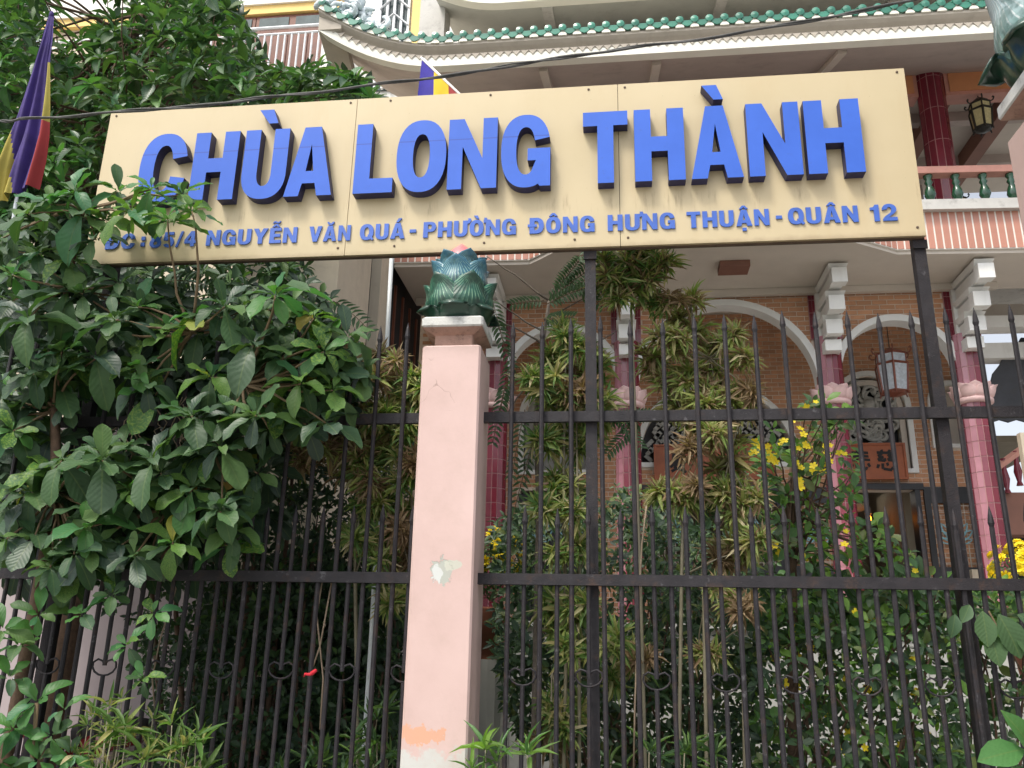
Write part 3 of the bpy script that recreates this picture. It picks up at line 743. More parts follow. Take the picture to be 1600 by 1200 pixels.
# red name boards with brushed characters
HEART = [((1.2, 3.4), (.8, 1.6)), ((3, 3.8), (3.2, 1.2)), ((3.2, 1.2), (7, .8)), ((7, .8), (7.5, 2.2)), ((5, 4.1), (5.7, 2.8)), ((8.2, 3.9), (9.2, 2.3))]
def yao(dx): return [((3+dx, 8.6), (1.5+dx, 7.2)), ((1.5+dx, 7.2), (3.8+dx, 7)), ((3.6+dx, 7), (1.2+dx, 5.4)), ((1.2+dx, 5.4), (4.2+dx, 5.3)), ((4+dx, 6.2), (4.6+dx, 4.9))]
CI = [((3, 10.3), (3.6, 9.2)), ((7, 10.3), (6.4, 9.2)), ((1, 8.9), (9, 9))]+yao(0)+yao(4.4)+HEART
BEI = [((4, 10), (3.7, 4.7)), ((6, 10), (6, 4.7)), ((1.2, 9), (3.9, 9.1)), ((1.2, 7.3), (3.9, 7.4)), ((.6, 5.3), (3.9, 5.9)), ((6, 9), (8.8, 9.1)), ((6, 7.3), (8.8, 7.4)), ((6, 5.6), (9.4, 5.7))]+HEART
XIA = [((2, 9.7), (8, 9.8)), ((3, 8.9), (3, 5.9)), ((7, 8.9), (7, 5.9)), ((3, 8.9), (7, 8.9)), ((3, 7.4), (7, 7.4)), ((3, 5.9), (7, 5.9)), ((1.4, 5), (8.8, 5)), ((4, 4.9), (1.6, 2.2)), ((3.4, 3.7), (7.2, 3.5)), ((7.2, 3.5), (2, .2)), ((3, 2.6), (9, .2))]
def hanzi(strokes, x, z, s, y, parent):
    b = MB()
    for (a, e) in strokes:
        ax, az, ex, ez = x+a[0]*s/10, z+a[1]*s/10, x+e[0]*s/10, z+e[1]*s/10
        nx, nz = -(ez-az), ex-ax; L = math.hypot(nx, nz); nx, nz = nx/L*s*.078, nz/L*s*.078
        q = [(ax+nx, az+nz), (ax-nx*.7, az-nz*.7), (ex-nx, ez-nz), (ex+nx*.5, ez+nz*.5)]; yy = y-rng.uniform(0, .004)
        b.add([(p[0], yy, p[1]) for p in q]+[(p[0], y+.01, p[1]) for p in q], [(0, 1, 2, 3), (0, 4, 5, 1), (1, 5, 6, 2), (2, 6, 7, 3), (3, 7, 4, 0)])
    return b.build('character', 'ink', parent)
def board(x0, x1, z0, z1, y, label, chars):
    t = thing('name_board', label, 'sign', ((x0+x1)/2, y, z0), 'red boards over the doors')
    MB().box(x0, x1, y, y+.05, z0, z1).build('board', 'board_red', t)
    f = MB(); e = .035; f.box(x0-e, x1+e, y-.02, y+.05, z1, z1+e); f.box(x0-e, x1+e, y-.02, y+.05, z0-e, z0); f.box(x0-e, x0, y-.019, y+.05, z0, z1); f.box(x1, x1+e, y-.019, y+.05, z0, z1)
    f.build('frame', 'board_red', t)
    for (st_, cx, s) in chars: hanzi(st_, cx, z0+(z1-z0-s)/2, s, y-.006, t)
board(.66, 2.52, 4.34, 4.86, YI-.16, 'long red board with dark brushed character below the fretwork window', [(XIA, .84, .34)])
board(3.62, 4.56, 4.34, 4.86, YI-.16, 'red board with two dark brushed characters below the carved relief window', [(BEI, 3.72, .34), (CI, 4.12, .34)])
# lanterns
def lantern(name, c, r, h, fm, pm, label, z_top):
    t = thing(name, label, 'lantern', c, 'hanging lanterns'); x, y, z = c
    P = lambda k, rr, zz: Vector((x+rr*math.cos(math.pi*k/3+.35), y+rr*math.sin(math.pi*k/3+.35), zz))
    f = MB()
    for k in range(6):
        f.tube([P(k, r*.82, z), P(k, r, z+h*.72)], .018, 5); f.tube([P(k, r*.82, z), P(k+1, r*.82, z)], .015, 5); f.tube([P(k, r, z+h*.72), P(k+1, r, z+h*.72)], .018, 5)
        f.tube([P(k, r*.92, z+h), P(k+1, r*.92, z+h)], .016, 5); f.tube([P(k, r*.92, z+h*.76), P(k, r*.92, z+h)], .012, 5)
        f.tube([P(k, r*1.0, z+h*.98), P(k, r*1.22, z+h*1.0), P(k, r*1.32, z+h*1.08), P(k, r*1.25, z+h*1.14), P(k, r*1.16, z+h*1.1)], .011, 5)
        f.tube([P(k, r*.82, z), P(k, r*.9, z-.05)], .012, 5)
    f.build('frame', fm, t)
    for k in range(6):
        for (ra_, rb_, za, zb) in ((r*.80, r*.97, z+.01, z+h*.71), (r*.9, r*.9, z+h*.77, z+h*.98)):
            a, b_, c_, d_ = P(k+.04, ra_, za), P(k+.96, ra_, za), P(k+.96, rb_, zb), P(k+.04, rb_, zb)
            n = (b_-a).cross(d_-a).normalized()*.006
            MB().add([a, b_, c_, d_, a-n, b_-n, c_-n, d_-n], [(0, 1, 2, 3), (7, 6, 5, 4), (0, 4, 5, 1), (1, 5, 6, 2), (2, 6, 7, 3), (3, 7, 4, 0)]).build('panel', pm, t)
    MB().lathe([(.02, 0), (r*.9, .0), (r*.9, .02), (.03, .12)], 6, (x, y, z+h)).build('cap', fm, t)
    MB().lathe([(.02, -.06), (r*.7, -.03), (r*.82, 0), (.05, .01)], 6, (x, y, z)).build('base', fm, t)
    MB().tube([(x, y, z+h+.1), (x, y, z_top)], .008, 5).build('chain', 'lantern_black', t)
lantern('lantern', (4.10, 12.7, 5.34), .24, .58, 'lantern_frame', 'lantern_glass', 'red framed hexagonal glass lantern hanging under the right arch', 6.72)
lantern('lantern', (5.60, 12.0, 9.28), .16, .42, 'lantern_black', 'lantern_paper', 'dark framed yellow lantern hanging over the balcony', 10.4)
lantern('lantern', (5.75, 13.6, 8.55), .15, .40, 'lantern_black', 'lantern_paper', 'small dark lantern seen through the balcony balusters', 10.4)
# lit lamps inside the door
pl = thing('ceiling_lamp', 'white lit ceiling lamp inside the open doorway', 'lamp', (4.32, 16.0, 4.3))
emis('lamp_white', (1, .95, .85), 6); emis('lamp_orange', (1, .28, .02), 5)
for k in range(4): MB().lathe([(.015, -.01), (.04, 0), (.04, .02), (.015, .03)], 10, (4.27+.1*(k % 2)+.05*(k//2), 16+.1*(k//2), 4.30+.05*(k//2))).build('bulb', 'lamp_white', pl)
MB().lathe([(.16, 0), (.14, -.08), (.05, -.12)], 12, (4.32, 16, 4.22)).build('shade', 'arch_white', pl)
ol = thing('wall_lamp', 'small orange glowing lamp inside the open doorway', 'lamp', (4.36, 15.6, 3.9))
MB().lathe([(.01, -.08), (.045, -.04), (.05, .03), (.03, .08)], 10, (4.36, 15.6, 3.90)).build('bulb', 'lamp_orange', ol)
MB().lathe([(.06, 0), (.05, .12), (.02, .14)], 10, (4.36, 15.6, 3.99)).build('holder', 'relief', ol)
# ================================================================== LEFT WING (side wall seen under the sign)
wing = thing('side_wing', 'beige plastered wing with dark window openings left of the arcade', 'building', (-5, 9, 0))
b = MB(); b.box(-4.3, -3.07, 8.55, 9.75, 0, 7.6); b.box(-4.3, -3.25, 9.75, 13.2, 0, 7.6); b.build('wall', 'cream_wall', wing)
MB().box(-3.25, -3.07, 10.2, 10.75, 0, 7.6).build('pilaster', 'cream_wall', wing)
MB().box(-3.25, -3.12, 9.75, 13.2, 0, 4.6).build('low_wall', 'cream_wall', wing)
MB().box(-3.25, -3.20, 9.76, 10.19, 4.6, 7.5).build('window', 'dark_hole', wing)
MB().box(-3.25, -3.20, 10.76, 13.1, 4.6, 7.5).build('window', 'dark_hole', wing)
for k in range(5): MB().box(-3.20, -3.17, 10.9+k*.45, 10.96+k*.45, 4.6, 6.7).build('mullion', 'wood_red', wing)
MB().box(-4.6, -3.6, 8.0, 8.54, 6.2, 6.5).build('canopy', 'fascia_tile', wing)
# ================================================================== HOUSE BEHIND (top left)
hb = thing('back_house', 'yellow and white house with wooden windows and white balcony railing behind the tree', 'building', (-7, 16, 0))
MB().box(-13, -5.6, 15.1, 20, 0, 20).build('wall', 'cream_wall', hb)
MB().box(-13, -5.58, 14.98, 15.1, 15.0, 15.22).build('eave_band', 'wall_yellow', hb)
MB().box(-13, -5.56, 14.93, 15.1, 15.222, 16.4).build('parapet', 'wall_bright', hb)
for x in (-10.35, -8.65, -6.95):
    wn = MB(); wn.box(x-.84, x+.84, 15.04, 15.098, 12.6, 14.97); w_ = wn.build('window', 'wood_red', hb)
    for s_ in (-1, 1):
        MB().box(x+s_*.42-.34, x+s_*.42+.34, 15.02, 15.039, 14.62, 14.9).build('pane', 'window_glass', w_)
        for q in (-1, 1): MB().box(x+s_*.42+q*.19-.16, x+s_*.42+q*.19+.16, 15.022, 15.039, 12.8, 14.52).build('shutter', 'wood_red', w_)
for z, ra_ in ((14.22, .035), (14.05, .028), (13.0, .028)): MB().tube([(-13, 14.55, z), (-5.6, 14.55, z)], ra_, 6).build('railing', 'rail_white', hb)
rb = MB().tube([(0, 0, 0), (0, 0, 1.06)], .022, 6).mesh('railing_bar', 'rail_white')
for k in range(40): o = link('railing_bar', rb, hb); o.location = (-11.2+k*.15, 14.55, 13.0)
MB().box(-6.0, -5.62, 14.5, 15.0, 12.65, 14.1).build('balcony_post', 'wall_bright', hb)
MB().box(-13, -5.6, 14.5, 15.1, 12.3, 12.65).build('balcony_floor', 'cream_wall', hb)
th = thing('white_block', 'sunlit white and yellow block with lattice window grille behind the eave', 'building', (-4.4, 15, 0))
MB().box(-5.55, -2.9, 15.0, 18, 0, 19).build('wall', 'wall_bright', th)
MB().box(-4.2, -3.85, 14.85, 15.0, 8, 19).build('yellow_pier', 'wall_yellow', th)
gw = MB().box(-4.92, -4.28, 14.96, 14.999, 12.8, 17).build('window', 'window_glass', th)
for k in range(5): MB().box(-4.92+k*.16-.025, -4.92+k*.16+.025, 14.88, 14.955, 12.8, 17).build('grille_bar', 'rail_white', gw)
for k in range(9):
    b = MB(); z = 13+k*.45
    b.tube([(-4.92, 14.87, z), (-4.6, 14.87, z+.32), (-4.28, 14.87, z)], .022, 5); b.build('grille_bar', 'rail_white', gw)
# ================================================================== ANNEX right
an = thing('stair_annex', 'open annex with white beams, dark corrugated roof and maroon stair balustrade', 'building', (6.5, 13.5, 0))
for (y, z0, z1, m) in ((12.6, 6.3, 6.48, 'white_paint'), (13.2, 6.62, 6.9, 'soffit'), (12.9, 5.92, 6.16, 'white_paint')):
    MB().box(5.3, 9, y, y+.3, z0, z1).build('beam', m, an)
MB().box(6.15, 6.3, 12.58, 12.9, 5.9, 6.5).build('post', 'white_paint', an)
b = MB(); n = 30
for i in range(n+1):
    x = 5.52+i*.12; z = .05*(i % 2); tp = 5.72+min(.7, .09*i)+.10*(i % 2)-max(0, .35-i*.15); b.v += [(x, 13.0, tp), (x, 13.0, 4.95+z*.8), (x, 13.04, tp), (x, 13.04, 4.95+z*.8)]
for i in range(n): b.f += [(i*4, i*4+4, i*4+5, i*4+1), (i*4+2, i*4+3, i*4+7, i*4+6), (i*4, i*4+2, i*4+6, i*4+4), (i*4+1, i*4+5, i*4+7, i*4+3)]
b.mi = [0]*len(b.f); b.build('corrugated_screen', 'corrugated', an)
for k, (x0, z0, x1, z1) in enumerate(((5.45, 4.25, 6.3, 4.85), (6.3, 4.85, 7.2, 4.3))):
    MB().tube([(x0, 12.9, z0), (x1, 12.9, z1)], .06, 6).build('stair_rail', 'pink_rail', an)
MB().tube([(5.7, 12.4, 4.35), (7.0, 12.2, 3.55)], .06, 6).build('stair_rail', 'pole_white', an)
bm_ = MB().lathe([(.05, 0), (.03, .06), (.06, .2), (.03, .36), (.05, .46), (.05, .5)], 8).mesh('stair_baluster', 'maroon', True)
for k in range(9):
    o = link('stair_baluster', bm_, an); x = 5.55+k*.18; o.location = (x, 12.9, 3.85+min(.45, (x-5.5)*.6))
MB().box(5.3, 8, 12.95, 13.3, 3.3, 3.9).build('stair_string', 'beam_brown', an)
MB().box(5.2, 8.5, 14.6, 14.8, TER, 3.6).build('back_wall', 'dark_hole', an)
MB().box(5.16, 5.22, 11.4, 11.5, TER, 4.4).build('post', 'cream_wall', an)
MB().box(5.3, 5.6, 13.9, 14.0, TER, 2.9).build('cabinet', 'cream_wall', an)
# neighbour's wall behind the shrubs on the left
nw = MB().box(-12, -4.1, 8.35, 8.54, 0, 3.9).build('boundary_wall', 'mauve_wall'); tag(nw, 'pale mauve plastered wall behind the shrubs at lower left', 'wall')
# ================================================================== SIGN
LET = {}
def el(cx, cy, rx, ry, a0, a1, n=20, e=2.35):
    out = []
    for i in range(n+1):
        a = R(a0+(a1-a0)*i/n); c, s = math.cos(a), math.sin(a)
        k = (abs(c)**e+abs(s)**e)**(-1/e); out.append((cx+rx*c*k, cy+ry*s*k))
    return out
def glyph(ch):
    """unit cap height outlines -> (width, [(outer, [holes])...])"""
    S = .265; T = .205
    def O(wd=.80): return [(el(wd/2, .5, wd/2, .515, 0, 355, 40), [el(wd/2, .5, wd/2-S, .5-T+.015, 0, 355, 32)])]
    def U(wd=.78):
        o = [(0, 1), (0, .36)]+el(wd/2, .36, wd/2, .375, 180, 360, 20)+[(wd, .36), (wd, 1), (wd-S, 1), (wd-S, .36)]+el(wd/2, .36, wd/2-S, .19, 360, 180, 16)+[(S, .36), (S, 1)]
        return [(o, [])]
    def A(wd=.86): return [([(0, 0), (wd*.325, 1), (wd*.675, 1), (wd, 0), (wd-.265, 0), (wd-.315, .18), (.315, .18), (.265, 0)], [[(.36, .355), (wd/2, .75), (wd-.36, .355)]])]
    def D(wd=.78): return [([(0, 0), (0, 1), (.34, 1)]+el(.36, .5, wd-.36, .5, 88, -88, 20)+[(.34, 0)], [[(S, T), (S, 1-T), (.34, 1-T)]+el(.34, .5, wd-.34-S, .5-T, 88, -88, 14)+[(.34, T)]])]
    def E_(): return (.66, [([(0, 0), (0, 1), (.65, 1), (.65, .8), (S, .8), (S, .6), (.61, .6), (.61, .41), (S, .41), (S, .2), (.66, .2), (.66, 0)], [])])
    def arcband(cx, cy, ro, ri, a0, a1, n=20): return el(cx, cy, ro[0], ro[1], a0, a1, n)+el(cx, cy, ri[0], ri[1], a1, a0, n)
    if ch == 'H': return .79, [([(0, 0), (0, 1), (S, 1), (S, .61), (.79-S, .61), (.79-S, 1), (.79, 1), (.79, 0), (.79-S, 0), (.79-S, .405), (S, .405), (S, 0)], [])]
    if ch == 'L': return .66, [([(0, 0), (0, 1), (S, 1), (S, .205), (.66, .205), (.66, 0)], [])]
    if ch == 'T': return .74, [([(.37-S/2, 0), (.37-S/2, .8), (0, .8), (0, 1), (.74, 1), (.74, .8), (.37+S/2, .8), (.37+S/2, 0)], [])]
    if ch == 'N': return .80, [([(0, 0), (0, 1), (.25, 1), (.565, .42), (.565, 1), (.80, 1), (.80, 0), (.555, 0), (.235, .6), (.235, 0)], [])]
    if ch == 'V': return .84, [([(0, 1), (.27, 1), (.42, .36), (.57, 1), (.84, 1), (.555, 0), (.285, 0)], [])]
    if ch == 'Y': return .84, [([(0, 1), (.28, 1), (.42, .66), (.56, 1), (.84, 1), (.545, .40), (.545, 0), (.295, 0), (.295, .40)], [])]
    if ch == 'O': return .80, O()
    if ch == 'Q': return .82, O(.82)+[([(.46, .30), (.58, .36), (.86, .03), (.74, -.05)], [])]
    if ch == 'C':
        y = .13; ro, ri = (.40, .515), (.155, .335)
        o = [p for p in el(.40, .5, *ro, 18, 342, 40)]; i = [p for p in el(.40, .5, *ri, 338, 22, 30)]
        return .79, [(o+i, [])]
    if ch == 'G':
        o = el(.40, .5, .40, .515, 20, 305, 36)+[(.60, .03), (.63, 0), (.795, 0), (.795, .53), (.43, .53), (.43, .36), (.565, .36)]+el(.40, .5, .155, .335, 305, 24, 26)
        return .80, [(o, [])]
    if ch == 'U': return .78, U()
    if ch == 'A': return .86, A()
    if ch == 'E': return E_()
    if ch == 'P': return .72, [([(0, 0), (0, 1), (.40, 1)]+el(.40, .68, .32, .32, 88, -88, 16)+[(.40, .36), (S, .36), (S, 0)], [[(S, .53), (S, .83), (.38, .83)]+el(.38, .68, .10, .15, 88, -88, 10)+[(.38, .53)]])]
    if ch == 'D': return .78, D()
    if ch == '8':
        o = el(.35, .29, .355, .305, 140, 400, 26, 2.1)+el(.35, .75, .32, .265, -38, 218, 22, 2.1)
        return .70, [(o, [el(.35, .285, .125, .125, 0, 350, 16, 2), el(.35, .765, .115, .10, 0, 350, 16, 2)])]
    if ch == '5': return .70, [([(.08, 1), (.64, 1), (.64, .82), (.26, .82), (.245, .665)]+el(.35, .34, .34, .35, 105, -150, 24, 2.1)+[(.27, .24)]+el(.34, .33, .115, .16, -130, 120, 14, 2)+[(.23, .44), (.03, .47)], [])]
    if ch == '4': return .72, [([(.39, 0), (.39, .20), (0, .20), (0, .42), (.36, 1), (.61, 1), (.61, .39), (.72, .39), (.72, .20), (.61, .20), (.61, 0)], [[(.39, .39), (.18, .39), (.39, .75)]])]
    if ch == '1': return .42, [([(.17, 0), (.17, .68), (0, .68), (0, .83), (.15, .86), (.23, 1), (.41, 1), (.41, 0)], [])]
    if ch == '2': return .70, [([(.02, 0), (.03, .14), (.16, .30), (.36, .45), (.44, .58), (.45, .70)]+el(.35, .70, .10, .13, 0, 180, 10, 2)+[(.02, .66), (.03, .74)]+el(.35, .69, .335, .33, 170, -18, 18, 2.1)+[(.60, .47), (.40, .30), (.33, .21), (.70, .21), (.70, 0)], [])]
    if ch == '/': return .42, [([(0, -.02), (.28, 1.02), (.42, 1.02), (.14, -.02)], [])]
    if ch == ':': return .24, [([(0, .12), (.24, .12), (.24, .36), (0, .36)], []), ([(0, .52), (.24, .52), (.24, .76), (0, .76)], [])]
    if ch == '-': return .36, [([(0, .36), (.36, .36), (.36, .56), (0, .56)], [])]
    raise KeyError(ch)
ACC = {'grave': [[(-.17, 1.30), (.05, 1.30), (.14, 1.09), (.0, 1.09)]], 'acute': [[(-.12, 1.07), (.02, 1.32), (.22, 1.32), (.02, 1.07)]],
       'circ': [[(-.24, 1.06), (-.08, 1.26), (.08, 1.26), (.24, 1.06), (.09, 1.06), (0, 1.16), (-.09, 1.06)]],
       'tilde': [[(-.22, 1.32), (-.15, 1.44), (-.05, 1.46), (.07, 1.40), (.14, 1.40), (.19, 1.47), (.25, 1.44), (.17, 1.31), (.05, 1.30), (-.07, 1.36), (-.13, 1.36), (-.16, 1.31)]],
       'breve': [[(-.24, 1.26), (-.18, 1.13), (-.08, 1.06), (.08, 1.06), (.18, 1.13), (.24, 1.26), (.11, 1.26), (.06, 1.17), (-.06, 1.17), (-.11, 1.26)]],
       'dot': [[(-.11, -.30), (.11, -.30), (.11, -.11), (-.11, -.11)]],
       'horn': [[(.0, .98), (.02, .78), (.16, .86), (.23, 1.02), (.19, 1.14), (.03, 1.14), (.06, 1.05)]]}
VN = {'Ù': ('U', ['grave']), 'À': ('A', ['grave']), 'Ễ': ('E', ['circ', 'tilde']), 'Ă': ('A', ['breve']), 'Á': ('A', ['acute']), 'Ư': ('U', ['horn']), 'Ờ': ('O', ['horn', 'grave']),
      'Ô': ('O', ['circ']), 'Ậ': ('A', ['circ', 'dot']), 'Â': ('A', ['circ']), 'Đ': ('D', ['bar'])}
def letter(ch, x0, x1, zb, h, y0, y1, mats, parent, big):
    base, acc = VN.get(ch, (ch, [])); wd, polys = glyph(base); k = (x1-x0)/wd
    b = MB(); fr = lambda x, y, d: (x0+x*k, d, zb+y*h)
    for qi, (o, hs) in enumerate(polys): b.prism(o, hs, y0-.0015*qi, y1-.0005*qi, fr, 0, 1)
    for a in acc:
        if a == 'bar': b.prism([(-.10, .42), (.40, .42), (.40, .58), (-.10, .58)], [], y0-.002, y0+.004, fr, 0, 1); continue
        cx = wd/2 if a != 'horn' else wd-.02
        for q in ACC[a]: b.prism([(cx+p[0]*(1.15 if big else 1), p[1]) for p in q], [], y0+(.001 if a == 'horn' else 0), y1, fr, 0, 1)
    me = b.mesh('letter', mats); fixn(me); return link('letter', me, parent)
sign = thing('temple_sign', 'long cream sign board with raised blue temple name and address on dark posts', 'sign', (-.9, 5.45, 0))
PX_ = [(-3.905, -1.907), (-1.903, .054), (.058, 2.06)]
for i, (a, b_) in enumerate(PX_):
    bx = MB().box(a, b_, 5.40, 5.425, 4.27, 5.575, 0); o = bx.build('panel', 'sign_cream', sign)
    for xx in ((a+.05, b_-.05) if i != 1 else (a+.3, (a+b_)/2, b_-.3)):
        for zz in (5.545, 4.33): MB().lathe([(.009, 0), (.009, .004), (.004, .006)], 8).build('screw', 'sign_edge', o).matrix_local = Matrix.Translation((xx+rng.uniform(-.1, .1)*(i == 1), 5.40, zz)) @ Matrix.Rotation(R(90), 4, 'X')
fb = MB(); fb.box(-3.9, 2.055, 5.4255, 5.455, 4.262, 4.32); fb.box(-3.9, 2.055, 5.4255, 5.455, 5.53, 5.572); fb.box(-3.9, -3.84, 5.4256, 5.454, 4.32, 5.53); fb.box(2.0, 2.055, 5.4256, 5.454, 4.32, 5.53); fb.box(-3.84, 2, 5.44, 5.45, 4.32, 5.53)
fb.build('back_frame', 'sign_edge', sign)
BIG = 'C H Ù A L O N G T H À N H'.split()
BX = [(-3.53, -3.16), (-3.11, -2.765), (-2.715, -2.375), (-2.375, -2.015), (-1.855, -1.565), (-1.545, -1.18), (-1.165, -.81), (-.78, -.425), (-.195, .12), (.165, .51), (.55, .90), (.94, 1.295), (1.33, 1.70)]
for ch, (a, b_) in zip(BIG, BX): letter(ch, a, b_, 4.715, .575, 5.315, 5.398, ['letter_blue', 'letter_side'], sign, True)
WORDS = [('ĐC', -3.75, -3.52), (':', -3.47, -3.44), ('85/4', -3.40, -3.04), ('NGUYỄN', -2.96, -2.27), ('VĂN', -2.18, -1.87), ('QUÁ', -1.80, -1.47), ('-', -1.435, -1.388), ('PHƯỜNG', -1.335, -.67), ('ĐÔNG', -.575, -.12), ('HƯNG', -.03, .43),
         ('THUẬN', .51, 1.06), ('-', 1.105, 1.145), ('QUÂN', 1.185, 1.64), ('12', 1.72, 1.89)]
for wd, a, b_ in WORDS:
    ws = [glyph(VN.get(c, (c,))[0])[0] for c in wd]; gap = .12; tot = sum(ws)+gap*(len(wd)-1); k = (b_-a)/tot; x = a
    for c, w_ in zip(wd, ws): letter(c, x, x+w_*k, 4.383, .122, 5.389, 5.398, ['small_blue', 'small_blue'], sign, False); x += (w_+gap)*k
for X in (-3.72, -.155, 2.03):
    MB().box(X-.037, X+.037, 5.457, 5.525, 0, 5.4).build('post', 'iron', sign)
    MB().box(X-.045, X+.045, 5.44, 5.456, 4.20, 4.26).build('post_plate', 'iron', sign)
# ================================================================== FENCES
long_me = None
def bar_mesh(name, z0, z1, r=.0155):
    b = MB().tube([(0, 0, z0), (0, 0, z1-.13)], r, 8); b.lathe([(r*.8, z1-.13), (r*1.25, z1-.105), (r*.9, z1-.06), (.001, z1)], 8)
    return b.mesh(name, 'iron')
bl, bs = bar_mesh('bar', .35, 3.75), bar_mesh('short_bar', .35, 2.48)
bs_top = MB().tube([(0, 0, 1.452), (0, 0, 2.35)], .014, 8); bs_top.lathe([(.012, 2.35), (.02, 2.375), (.014, 2.42), (.001, 2.48)], 8); bs_top = bs_top.mesh('short_bar', 'iron')
bs_bot = MB().tube([(0, 0, .35), (0, 0, 1.395)], .014, 8).mesh('lower_bar', 'iron')
hk = [(0, .012), (-.018, .036), (-.048, .046), (-.076, .028), (-.080, -.002), (-.062, -.030), (-.032, -.047), (0, -.052)]
hk = hk+[(-x, z) for x, z in hk[-2::-1]]
hp = [Vector((x, 0, z+1.447)) for x, z in hk]
heart = MB().tube(hp, .0065, 6).mesh('heart_scroll', 'iron', True)
def fence(x_list, short_list, hearts, x0, x1, label):
    f = thing('iron_fence', label, 'fence', ((x0+x1)/2, 5.4, 0), 'iron fence sections')
    for X in x_list:
        o = link('bar', bl, f); o.location = (X+rng.uniform(-.006, .006), 5.4, rng.uniform(-.03, .02)); o.rotation_euler = (rng.uniform(-.003, .003), rng.normal()*.0035, rng.uniform(0, 1))
    for i, X in enumerate(short_list):
        if hearts(i):
            o = link('short_bar', bs_top, f); o.location = (X, 5.4, 0); o = link('lower_bar', bs_bot, f); o.location = (X, 5.4, 0); o = link('heart_scroll', heart, f); o.location = (X, 5.4, rng.uniform(-.006, .006))
        else:
            o = link('short_bar', bs, f); o.location = (X+rng.uniform(-.005, .005), 5.4, rng.uniform(-.02, .02)); o.rotation_euler.y = rng.uniform(-.004, .004)
    MB().box(x0, x1, 5.416, 5.452, 3.03, 3.10).build('upper_rail', 'iron', f)
    MB().box(x0, x1, 5.372, 5.43, 1.985, 2.052).build('middle_rail', 'iron', f)
    MB().box(x0, x1, 5.372, 5.43, .45, .52).build('lower_rail', 'iron', f)
    MB().box(x0, x1, 5.28, 5.52, 0, .4).build('base_wall', 'cap_white', f)
    return f
fence([-.674+.1985*k for k in range(18)], [-.575+.1985*k for k in range(18)], lambda i: i % 2 == 0, -.862, 3.0, 'black spear topped iron fence with heart scrolls right of the pink pillar')
fence([-1.40-.195*k for k in range(19)], [-1.3025-.195*k for k in range(19)], lambda i: i % 2 == 0, -5.2, -1.262, 'black spear topped iron fence with heart scrolls half hidden by the broad leaved shrub')
rc = MB(); p = at(490, 1050, 5.36)
rc.tube([p, p+Vector((-.02, -.01, -.015)), p+Vector((-.05, -.01, -.012)), p+Vector((-.06, 0, -.03))], [.012, .010, .008, .003], 6); rc.tube([p+Vector((-.012, 0, -.01)), p+Vector((.018, -.005, .012))], [.014, .010], 6)
tag(rc.build('ribbon', 'red_cloth', None, True), 'scrap of red cloth tied to a fence bar', 'ribbon')
# ================================================================== PILLARS WITH LOTUS
def lotus(parent, c, R0, H, mlow, mmid, mtop, nlow=6):
    lo = MB().lathe([(R0*.5, 0), (R0*.72, .03*H), (R0*.7, .4*H), (R0*.5, .7*H), (R0*.2, .85*H)], 20, c).build('lotus', 'sepal', parent, True)
    def ring(n, ph, prof, hw, m, **kw):
        me = petal_mesh([(r*R0, z*H) for r, z in prof], hw*R0, m, **kw)
        for k in range(n):
            o = link('petal', me, lo); o.location = c; o.rotation_euler.z = ph+2*math.pi*k/n
    front = -math.pi/2
    ring(nlow, front, [(.60, .0), (.84, .03), (1.0, .15), (1.14, .20), (1.30, .12)], .50, 'sepal', curl=.42, t=.024*R0/.2)
    ring(6, front+math.pi/6, [(.68, .03), (.94, .13), (1.02, .28), (.98, .44), (1.12, .62)], .60, mlow, curl=.42, t=.024*R0/.2, nu=10, nv=14)
    ring(6, front, [(.60, .22), (.86, .38), (.88, .56), (.80, .72), (.93, .88)], .56, mmid, curl=.42, t=.024*R0/.2, nu=10, nv=14)
    ring(6, front+math.pi/6, [(.46, .45), (.70, .60), (.70, .76), (.64, .88), (.80, .99)], .46, mtop, curl=.4, t=.024*R0/.2, nu=10, nv=14)
    MB().lathe([(R0*.5, .7*H), (R0*.50, .92*H), (R0*.32, 1.08*H), (R0*.03, 1.20*H)], 14, c).build('bud', 'pink_bud', lo, True)
    return lo
def bevbox(x0, x1, y0, y1, z0, z1, c=.012):
    b = MB()
    ring = lambda x0, x1, y0, y1, z: [(x0+c, y0, z), (x1-c, y0, z), (x1, y0+c, z), (x1, y1-c, z), (x1-c, y1, z), (x0+c, y1, z), (x0, y1-c, z), (x0, y0+c, z)]
    vs = ring(x0+c, x1-c, y0+c, y1-c, z0)+ring(x0, x1, y0, y1, z0+c)+ring(x0, x1, y0, y1, z1-c)+ring(x0+c, x1-c, y0+c, y1-c, z1)
    return b.add(vs, [(i*8+j, i*8+(j+1) % 8, (i+1)*8+(j+1) % 8, (i+1)*8+j) for i in range(3) for j in range(8)]+[tuple(range(7, -1, -1)), tuple(range(24, 32))])
